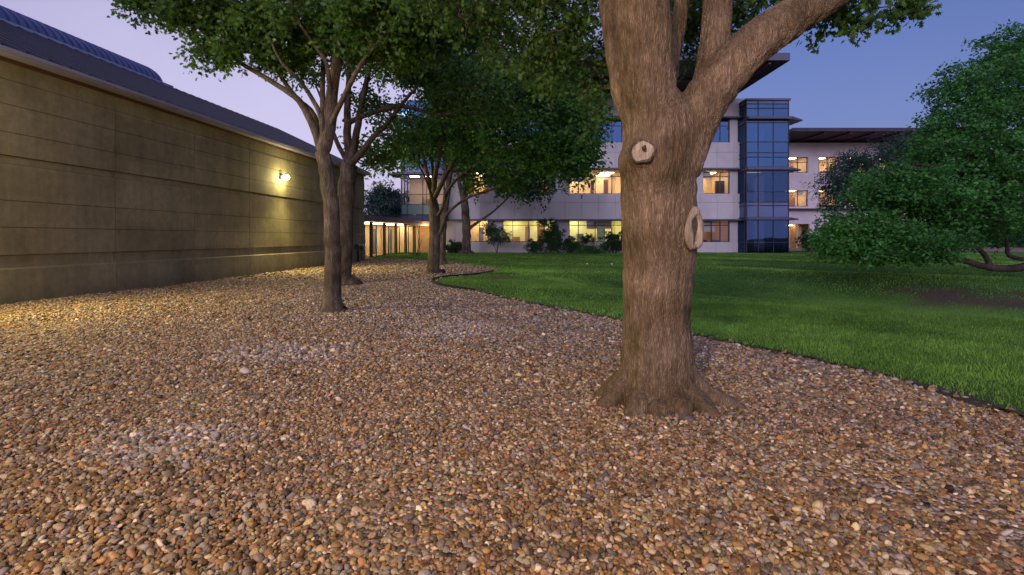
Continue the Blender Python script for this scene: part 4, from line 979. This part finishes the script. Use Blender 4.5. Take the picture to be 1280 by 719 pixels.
def tree(name, label, loc, limbs, spec, per, rad, leaf, shape, lm, bark, seed,  group=None, tip=.009, extra=None, tw_=False, sep=0, cat='tree', part='trunk', flat=.7):
    """limbs: list of (start limb index or None, start fraction, [(px,py,d)...] , r0, r1)"""
    root = thing(name, label, cat, loc, group); T_ = Tree(seed); made = []
    for st, frac, pts, r0, r1 in limbs:
        w = [P(*p) if not isinstance(p, Vector) else p for p in pts]
        if st is None: ids = T_.limb([tuple(q) for q in w], r0, r1)
        else:
            j = made[st][min(len(made[st]) - 1, int(frac * (len(made[st]) - 1)))]; ids = T_.limb([tuple(T_.pos[j])] + [tuple(q) for q in w], r0, r1, j)
        made.append(ids)
    r = random.Random(seed); cl_ = ell(spec, r, sep) + (extra or [])
    T_.grow(cl_, tip); T_.mesh(part, bark, root)
    # flared foot
    Q, Ti, O, dd = leaves_at(cl_, per, rad, seed, flat); leafmesh('crown', Q, leaf, shape, lm, Ti, root, seed=seed, outward=O)
    if tw_: b = MB(); twigs(b, dd, rad, .005); b.build('twig', bark, root)
    return root, T_, cl_
GG = 'trees on the gravel bed'
# B: front left tree, depth 10.3
B0 = P(415, 388, 10.3)
tree('oak_tree', 'slim leaning oak with a knobbly trunk, in front of its twin near the concrete wall', (B0.x, 10.3, 0),
     [(None, 0, [(416, 400, 10.3), (415, 388, 10.3), (415, 372, 10.3), (416, 340, 10.3), (415, 300, 10.3), (414, 262, 10.3), (409, 222, 10.3), (403, 190, 10.3)], .185, .145),
      (0, 1, [(412, 160, 10.25), (414, 128, 10.2), (420, 83, 10.1), (428, 43, 10.0), (440, 0, 9.9), (446, -60, 9.8), (440, -150, 9.8)], .155, .05),
      (0, .97, [(392, 160, 10.4), (377, 130, 10.5), (363, 117, 10.5), (330, 96, 10.4), (300, 78, 10.3), (263, 47, 10.1), (230, 20, 9.9), (190, -5, 9.8)], .085, .02),
      (0, .98, [(393, 145, 10.8), (370, 122, 10.9), (347, 90, 11), (327, 64, 11), (305, 30, 11), (290, -10, 11)], .07, .02),
      (0, .98, [(402, 150, 10.1), (388, 120, 10), (372, 98, 9.8), (352, 78, 9.6), (338, 50, 9.5)], .06, .02),
      (0, 1, [(404, 147, 10.7), (403, 105, 10.9), (405, 67, 11), (412, 30, 11.2), (405, -30, 11.3)], .075, .025),
      (1, .15, [(435, 110, 9.6), (455, 75, 9.2), (480, 45, 9.0), (505, 10, 8.8)], .06, .02),
      (1, .3, [(408, 80, 9.8), (392, 55, 9.6), (372, 25, 9.4), (360, -10, 9.2)], .05, .02)],
     [(185, -2, 9.9, 50, 14, .7, 11), (225, 12, 9.9, 30, 18, .6, 9), (262, 10, 10, 50, 30, .9, 24), (262, 62, 10.2, 22, 10, .4, 7), (290, 68, 10.2, 22, 10, .4, 5), (310, 30, 10.4, 45, 35, 1.2, 30), (350, 45, 10.4, 45, 38, 1.3, 32), (385, 25, 10.3, 60, 45, 1.6, 40),
      (450, 15, 9.6, 65, 45, 1.6, 48), (520, 20, 9.2, 60, 45, 1.5, 45), (580, 5, 9.2, 50, 35, 1.2, 26), (350, -70, 10.2, 170, 60, 3, 90), (480, -80, 10, 130, 60, 3, 60), (440, -170, 10, 150, 60, 3, 50), (230, -50, 10, 90, 35, 1.5, 24), (490, 60, 9.8, 40, 25, 1, 14)],
     112, .42, .112, OAKL, M['oak_leaf'], M['bark_far'], 21, GG, .009)
# C: its twin behind, depth 16
C0 = P(427, 356, 16)
tree('oak_tree', 'thick darker oak just behind the slim leaning one, with a long low side limb', (C0.x, 16, 0),
     [(None, 0, [(428, 362, 16), (427, 352, 16), (428, 335, 16), (429, 300, 16), (431, 260, 16), (434, 225, 16), (438, 205, 16)], .32, .25),
      (0, 1, [(434, 165, 16), (435, 120, 16), (436, 83, 16.2), (430, 40, 16.4)], .15, .05),
      (0, 1, [(446, 165, 15.8), (453, 125, 15.7), (462, 83, 15.5), (470, 40, 15.4)], .13, .05),
      (0, .97, [(452, 190, 15.5), (466, 172, 15.2), (481, 158, 15.0), (500, 133, 14.6), (520, 110, 14.4)], .12, .04),
      (1, .35, [(460, 143, 15.6), (497, 133, 15.2), (530, 139, 15.0), (556, 143, 14.9), (592, 137, 14.7)], .09, .03),
      (0, .97, [(420, 175, 16.5), (408, 140, 17), (396, 110, 17.3)], .09, .03)],
     [(430, 40, 16.2, 70, 45, 2, 46), (500, 60, 15.5, 60, 50, 2, 50), (480, 200, 16.5, 26, 9, .8, 10), (455, 185, 17.5, 14, 10, .8, 5), (560, 90, 15.0, 60, 50, 2, 50), (495, 165, 16, 32, 20, 1.2, 12), (385, 85, 17, 25, 22, 1.2, 12), (460, -40, 16, 120, 50, 3, 40), (610, 120, 14.8, 45, 35, 1.6, 26), (462, 120, 16.5, 30, 25, 1, 12)],
     77, .62, .135, HEX, M['oak_leaf'], M['bark_far'], 22, GG, .012)
# D: third tree, depth 21
tree('elm_tree', 'bushy tree with many fanned branches at the tip of the gravel bed', (P(543, 342, 21).x, 21, 0),
     [(None, 0, [(542, 350, 21), (542, 342, 21), (542, 335, 21), (543, 310, 21), (544, 290, 21), (543, 268, 21), (541, 250, 21)], .27, .22),
      (0, 1, [(536, 225, 21), (530, 200, 21), (520, 170, 21), (505, 140, 21)], .11, .03), (0, 1, [(545, 215, 20.5), (552, 180, 20), (560, 140, 19.6), (566, 100, 19.5)], .12, .03),
      (0, .98, [(556, 222, 20.3), (575, 190, 19.8), (598, 160, 19.3), (620, 120, 19)], .11, .03), (0, .8, [(552, 262, 20.6), (562, 235, 20.2), (583, 214, 19.6), (612, 195, 19)], .09, .03),
      (0, .62, [(553, 285, 20.7), (560, 266, 20.3), (585, 247, 19.8), (612, 238, 19.3), (645, 222, 18.8)], .09, .03), (0, .98, [(535, 220, 21.6), (518, 195, 22), (500, 182, 22.4)], .07, .02),
      (0, .9, [(538, 240, 20.4), (528, 215, 20), (512, 190, 19.6)], .07, .02), (0, 1, [(541, 215, 21.5), (538, 175, 22), (545, 130, 22.3)], .09, .03)],
     [(600, 110, 19.5, 75, 50, 2.5, 80), (670, 120, 19, 65, 50, 2.5, 80), (715, 150, 18.5, 40, 45, 1.8, 46), (650, 180, 18.8, 70, 32, 2, 60), (728, 195, 18.3, 22, 26, 1, 20), (700, 210, 18.5, 30, 12, 1, 14), (525, 165, 21, 45, 35, 2, 40), (500, 190, 21, 22, 14, 1, 10),
      (580, 175, 20.5, 45, 30, 2, 36), (560, 60, 20, 90, 40, 3, 60), (680, 70, 19.5, 70, 35, 2.5, 50), (620, 225, 20, 45, 12, 1.2, 14), (620, 20, 20, 100, 35, 3, 40), (745, 135, 18.3, 12, 30, .8, 10)],
     91, .70, .140, HEX, M['elm_leaf'], M['bark_far'], 23, GG, .013)
tree('elm_tree', 'thin trunk hidden close behind the bushy tree at the tip of the gravel', (P(552, 331, 28).x, 28, 0),
     [(None, 0, [(553, 336, 28), (552, 331, 28), (552, 322, 28), (553, 295, 28), (556, 262, 28), (560, 235, 28)], .24, .18), (0, 1, [(566, 210, 27.5), (580, 185, 27)], .12, .05), (0, 1, [(556, 205, 28.5), (550, 180, 29)], .12, .05)],
     [(570, 165, 27.5, 60, 32, 3, 46), (530, 175, 28, 35, 22, 2, 18)], 63, .9, .2, HEX, M['elm_leaf'], M['bark_far'], 24, GG, .016)
tree('elm_tree', 'tree on the lawn near the office wall with one bare limb slanting up', (P(583, 319, 39).x, 39, .2),
     [(None, 0, [(583, 321, 39), (583, 318, 39), (583, 310, 39), (583, 290, 39), (582, 268, 39), (580, 250, 39)], .38, .30), (0, 1, [(575, 232, 39), (572, 212, 39), (566, 190, 39)], .22, .08), (0, 1, [(584, 232, 39), (588, 210, 38.5), (596, 185, 38)], .24, .08),
      (0, .62, [(590, 283, 38.6), (606, 272, 38), (622, 260, 37.6), (642, 240, 37)], .15, .05), (0, 1, [(580, 235, 38.6), (580, 215, 38), (584, 190, 37.5)], .16, .06)],
     [(620, 205, 37, 60, 26, 4, 60), (660, 225, 36.5, 42, 17, 3, 34), (580, 185, 38, 45, 25, 4, 34), (690, 190, 36, 40, 26, 3, 34)], 70, 1.2, .26, HEX, M['shrub_leaf'], M['bark_far'], 25, None, .022)
# F: spreading tree on the right
FB = Vector((19.2, 17.5, 0)); fl_ = gz(19.2, 17.5)
tree('spreading_tree', 'wide leafy green tree with low drooping boughs at the right edge of the lawn', (19.2, 17.5, fl_),
     [(None, 0, [Vector((19.2, 17.5, fl_ - .1)), Vector((19.2, 17.5, .4)), Vector((19.0, 17.4, 1.2)), Vector((18.9, 17.3, 2.0))], .45, .32),
      (0, .66, [(1310, 318, 17), (1278, 334, 16.6), (1240, 335, 16.2), (1205, 326, 16), (1180, 322, 15.8), (1130, 305, 15.5)], .17, .05),
      (1, .5, [(1225, 312, 16.2), (1200, 300, 16), (1170, 285, 16)], .09, .03), (1, .25, [(1262, 320, 16.2), (1258, 300, 16), (1240, 280, 15.8)], .08, .03),
      (0, 1, [(1290, 220, 17), (1250, 160, 17), (1220, 100, 17)], .2, .06), (0, 1, [(1270, 255, 16.6), (1200, 215, 16), (1140, 205, 15.6)], .16, .05), (0, 1, [Vector((20.5, 17.5, 4)), Vector((21.5, 17.8, 6.5))], .2, .06)],
     [(1225, 190, 16.5, 75, 65, 2.4, 190), (1140, 240, 16, 60, 45, 2.0, 130), (1075, 285, 15.8, 48, 26, 1.4, 80), (1200, 240, 16, 70, 40, 2, 90), (1040, 300, 15.8, 24, 10, .8, 14), (1120, 298, 15.8, 80, 22, 1.8, 110), (1080, 308, 15.6, 55, 12, 1.2, 50), (1140, 318, 15.6, 36, 7, 1.0, 18), (1225, 268, 16, 65, 26, 2.0, 48), (1240, 110, 17, 56, 52, 2, 110), (1268, 60, 17.5, 40, 36, 1.6, 60),
      (1300, 150, 17, 50, 90, 3, 90), (1255, 225, 16.8, 40, 40, 2, 60), (1262, 285, 17.5, 34, 18, 1.6, 34), (1180, 160, 16.8, 24, 26, 1, 18), (1190, 118, 17, 18, 10, .8, 5), (1165, 190, 16.5, 35, 22, 1.5, 24), (1090, 235, 16, 30, 20, 1.0, 20), (1360, 180, 17, 50, 90, 3, 50)],
     77, .52, .115, HEX, M['lush_leaf'], M['bark_dark'], 26, None, .010, flat=.38)
tree('dark_tree', 'dark bluish feathery tree standing behind the wide green one', (P(1100, 310, 30).x, 30, gz(22, 30)),
     [(None, 0, [(1100, 330, 30), (1100, 315, 30), (1101, 290, 30), (1098, 260, 30)], .34, .24), (0, 1, [(1080, 235, 30), (1055, 215, 30)], .14, .05), (0, 1, [(1115, 225, 30), (1125, 190, 30)], .14, .05), (0, 1, [(1095, 230, 29), (1090, 200, 28)], .14, .05)],
     [(1085, 205, 30, 38, 22, 2.4, 60), (1055, 225, 30, 28, 17, 1.8, 34), (1125, 185, 30, 34, 17, 2.2, 40), (1040, 238, 30, 16, 8, 1, 10), (1110, 240, 30, 40, 25, 2.5, 40), (1070, 250, 30, 35, 15, 2, 26)],
     126, .75, .12, DIA, M['dark_leaf'], M['bark_far'], 27, None, .012)
# far trees seen over the walkway, and more beyond the frame's corners of the buildings
for i, (px, d, top, w, lab) in enumerate(((478, 62, 229, 24, 'grey green tree seen over the walkway roof, the rounder of two'), (497, 70, 236, 20, 'distant tree behind the walkway, close against the glass corner'))):
    c_ = P(px, 300, d)
    tree('background_tree', lab, (c_.x, d, .2), [(None, 0, [Vector((c_.x, d, 0)), Vector((c_.x, d, 1.4)), Vector((c_.x + .2, d, 3.4)), Vector((c_.x, d, 4.8))], .35, .2)],
         [(px, top + 30, d, w, 28, 2.5, 70), (px - 5, top + 14, d, w * .55, 14, 1.5, 22)], 84, 1.1, .30, DIA, M['dark_leaf'], M['bark_far'], 30 + i, 'distant trees beyond the walkway', .025)

for i, (px, d, top, w, lab) in enumerate(((1195, 72, 262, 30, 'distant dark tree past the end of the far wing, leftmost of three'), (1240, 76, 250, 34, 'distant dark tree past the far wing, tallest of three'), (1290, 70, 260, 34, 'distant dark tree past the far wing, rightmost of three'))):
    c_ = P(px, 300, d)
    tree('background_tree', lab, (c_.x, d, .2), [(None, 0, [Vector((c_.x, d, 0)), Vector((c_.x, d, 1.4)), Vector((c_.x + .2, d, 3.4)), Vector((c_.x, d, 4.8))], .35, .2)],
         [(px, 298, d, w, 24, 3, 80), (px - 5, top + 14, d, w * .6, 16, 2, 26)], 84, 1.3, .34, DIA, M['dark_leaf'], M['bark_dark'], 70 + i, 'distant trees past the far wing', .025)
# shrubs by the office wall
def shrub(name, label, px, d, spec, per, rad, leaf, seed, m='shrub_leaf', stems=4, grp='shrubs along the office wall'):
    c_ = P(px, 300, d); z0 = gz(c_.x, d); root = thing(name, label, 'shrub', (c_.x, d, z0), grp); T_ = Tree(seed); r = random.Random(seed)
    T_.limb([(c_.x, d, z0 - .05), (c_.x, d, z0 + .12), (c_.x, d, z0 + .25)], .05, .04)
    base_ = 2
    for k in range(stems):
        a = r.uniform(0, 6.28); T_.limb([tuple(T_.pos[base_]), (c_.x + .2 * math.cos(a), d + .2 * math.sin(a), z0 + .6), (c_.x + .45 * math.cos(a), d + .3 * math.sin(a), z0 + 1.25)], .03, .014, base_)
    cl_ = [q for q in ell(spec, r) if q.z > z0 + .15]; T_.grow(cl_, .006); T_.mesh('stem', M['bark_far'], root)
    Q, Ti, O, dd = leaves_at(cl_, per, rad, seed, 1.0); leafmesh('foliage', Q, leaf, HEX, M[m], Ti, root, seed=seed, outward=O, droop=-.1)
shrub('round_shrub', 'clipped rounded shrub at the foot of the wall left of the lawn tree', 568, 41.5, [(568, 309, 41.5, 11, 8, .7, 60)], 98, .26, .10, 50)
shrub('small_tree_shrub', 'loose open shrub in front of the lit yellow window', 621, 41, [(621, 293, 41, 15, 12, .8, 34), (612, 285, 41, 8, 6, .5, 8)], 70, .36, .12, 51)
shrub('tall_shrub', 'tallest dark shrub of the clump, leaning against the green lit window', 688, 41, [(690, 298, 41, 17, 17, .9, 70), (686, 279, 41, 14, 6, .6, 14)], 84, .36, .12, 52)
shrub('low_shrub', 'low shrub left of the tall one in the clump', 668, 41, [(668, 307, 41, 10, 10, .7, 32)], 84, .3, .11, 53)
shrub('low_shrub', 'middling shrub right of the tall one in the clump', 713, 41, [(713, 306, 41, 12, 11, .7, 40)], 84, .3, .11, 54)
shrub('spreading_shrub', 'low wide green shrub below the lit window left of the big trunk', 738, 40, [(738, 314, 40, 24, 6, .9, 60)], 84, .28, .10, 55, 'lush_leaf')
shrub('upright_shrub', 'spiky upright shrub close left of the big trunk, right of the low wide one', 766, 41, [(766, 304, 41, 14, 13, .8, 60), (733, 299, 41.3, 9, 6, .5, 12)], 84, .34, .12, 56)
shrub('hedge_shrub', 'dark shrub beside the entry right of the glass tower', 1012, 46, [(1012, 302, 46, 14, 9, .9, 46)], 84, .36, .12, 57, 'dark_leaf')
shrub('hedge_shrub', 'dark shrub half hidden by the wide tree, right of the entry shrub', 1040, 45, [(1040, 303, 45, 18, 9, 1, 50)], 84, .36, .12, 58, 'dark_leaf')
shrub('grass_tuft', 'small bright tuft beside the lit walkway path', 521, 36, [(521, 320, 36, 6, 2.5, .3, 14)], 56, .2, .09, 59, 'lush_leaf', 2, None)

# ---------------------------------------------------------------- small things
def stone(name, label, c_, r3, m, seed):
    bm = bmesh.new(); bmesh.ops.create_icosphere(bm, subdivisions=3, radius=1)
    for v in bm.verts: v.co *= 1 + .22 * mnoise.noise(v.co * 1.3 + Vector((seed, 0, 0))); v.co.x *= r3[0]; v.co.y *= r3[1]; v.co.z *= r3[2]
    for f in bm.faces: f.smooth = True
    me = bpy.data.meshes.new(name); bm.to_mesh(me); bm.free(); me.materials.append(m); o = bpy.data.objects.new(name, me); COL.objects.link(o); o.location = c_; o.rotation_euler = (.2, .3, seed)
    return tag(o, label, 'stone')
stone('flat_stone', 'large pale flat stone lying among the smaller pebbles', (-2.95, 5.5, gz(-2.95, 5.5) + .045), (.065, .05, .03), M['pale_stone'], 1)
stone('dark_stone', 'dark grey stone at the foot of the big tree', (1.43, 4.02, .03), (.055, .045, .04), plain('grey_stone', (.10, .09, .085)), 2)
for i, (px, py, d, lab) in enumerate(((734, 331, 26, 'small white lawn marker stone, the left one of two'), (765, 333, 25, 'small white lawn marker stone nearer the big trunk'))):
    c_ = P(px, py, d); stone('white_stone', lab, (c_.x, d, gz(c_.x, d) + .09), (.06, .05, .045), plain('white_stone', (.75, .75, .78)), 5 + i)

# street lamp just behind the camera that lights the foreground and the big trunk
sp = thing('street_lamp', 'dark post lamp standing behind the camera over the gravel', 'street lamp', (-1.8, -2.6, 0))
q = MB(); q.tube([(-1.8, -2.6, -.1), (-1.8, -2.6, .3), (-1.8, -2.6, 3.7)], [.11, .07, .05], 14); q.build('pole', M['dark_metal'], sp, True)
q = MB(); q.tube([(-1.8, -2.6, 4.08), (-1.8, -2.6, 4.0), (-1.8, -2.6, 3.94)], [.04, .3, .33], 20); q.build('lamp_shade', M['dark_metal'], sp, True)
q = MB(); q.tube([(-1.8, -2.6, 3.66), (-1.8, -2.6, 3.75), (-1.8, -2.6, 3.9)], [.08, .16, .16], 16); q.build('bulb', emit('street_bulb', (1, .66, .35), 20), sp, True)
l = bpy.data.lights.new('lamp_light', 'POINT'); l.energy = 900; l.color = (1, .67, .24); l.shadow_soft_size = .12
lo = bpy.data.objects.new('lamp_light', l); COL.objects.link(lo); lo.location = (-1.75, -2.3, 3.6); attach(lo, sp)

LN = 190; lx = rng.uniform(-7, 5, LN); ly = rng.uniform(2, 16, LN); k = (~inpoly(lx, ly)) & (np.abs(lx) < ly * 1.1) & (np.hypot(lx - 1.3, ly - 4.5) > .5); lx = lx[k]; ly = ly[k]
lp = np.stack([lx, ly, g(lx, ly) + .035], 1); la_ = rng.uniform(0, 6.28, len(lx)); ll = rng.uniform(.025, .055, len(lx))
dv_ = np.stack([np.cos(la_), np.sin(la_), rng.normal(0, .2, len(lx))], 1); sv_ = np.stack([-np.sin(la_), np.cos(la_), rng.normal(0, .3, len(lx))], 1)
VV = lp[:, None] + (sv_[:, None] * OAKL[None, :, 0:1] + dv_[:, None] * OAKL[None, :, 1:2] + np.array([0, 0, 1.0]) * np.abs(OAKL[None, :, 0:1]) * .5) * ll[:, None, None]
M['dry_leaf'] = leafmat('dry_leaf', (.07, .04, .02), (.22, .17, .06), .2)
tag(npmesh('leaf_litter', VV.reshape(-1, 3), np.arange(len(lx) * 16), np.full(len(lx), 16), M['dry_leaf'], {'tint': np.repeat(rng.random(len(lx)), 16)}), 'scattered small dry leaves lying on the river pebbles', 'fallen leaves', kind='stuff')
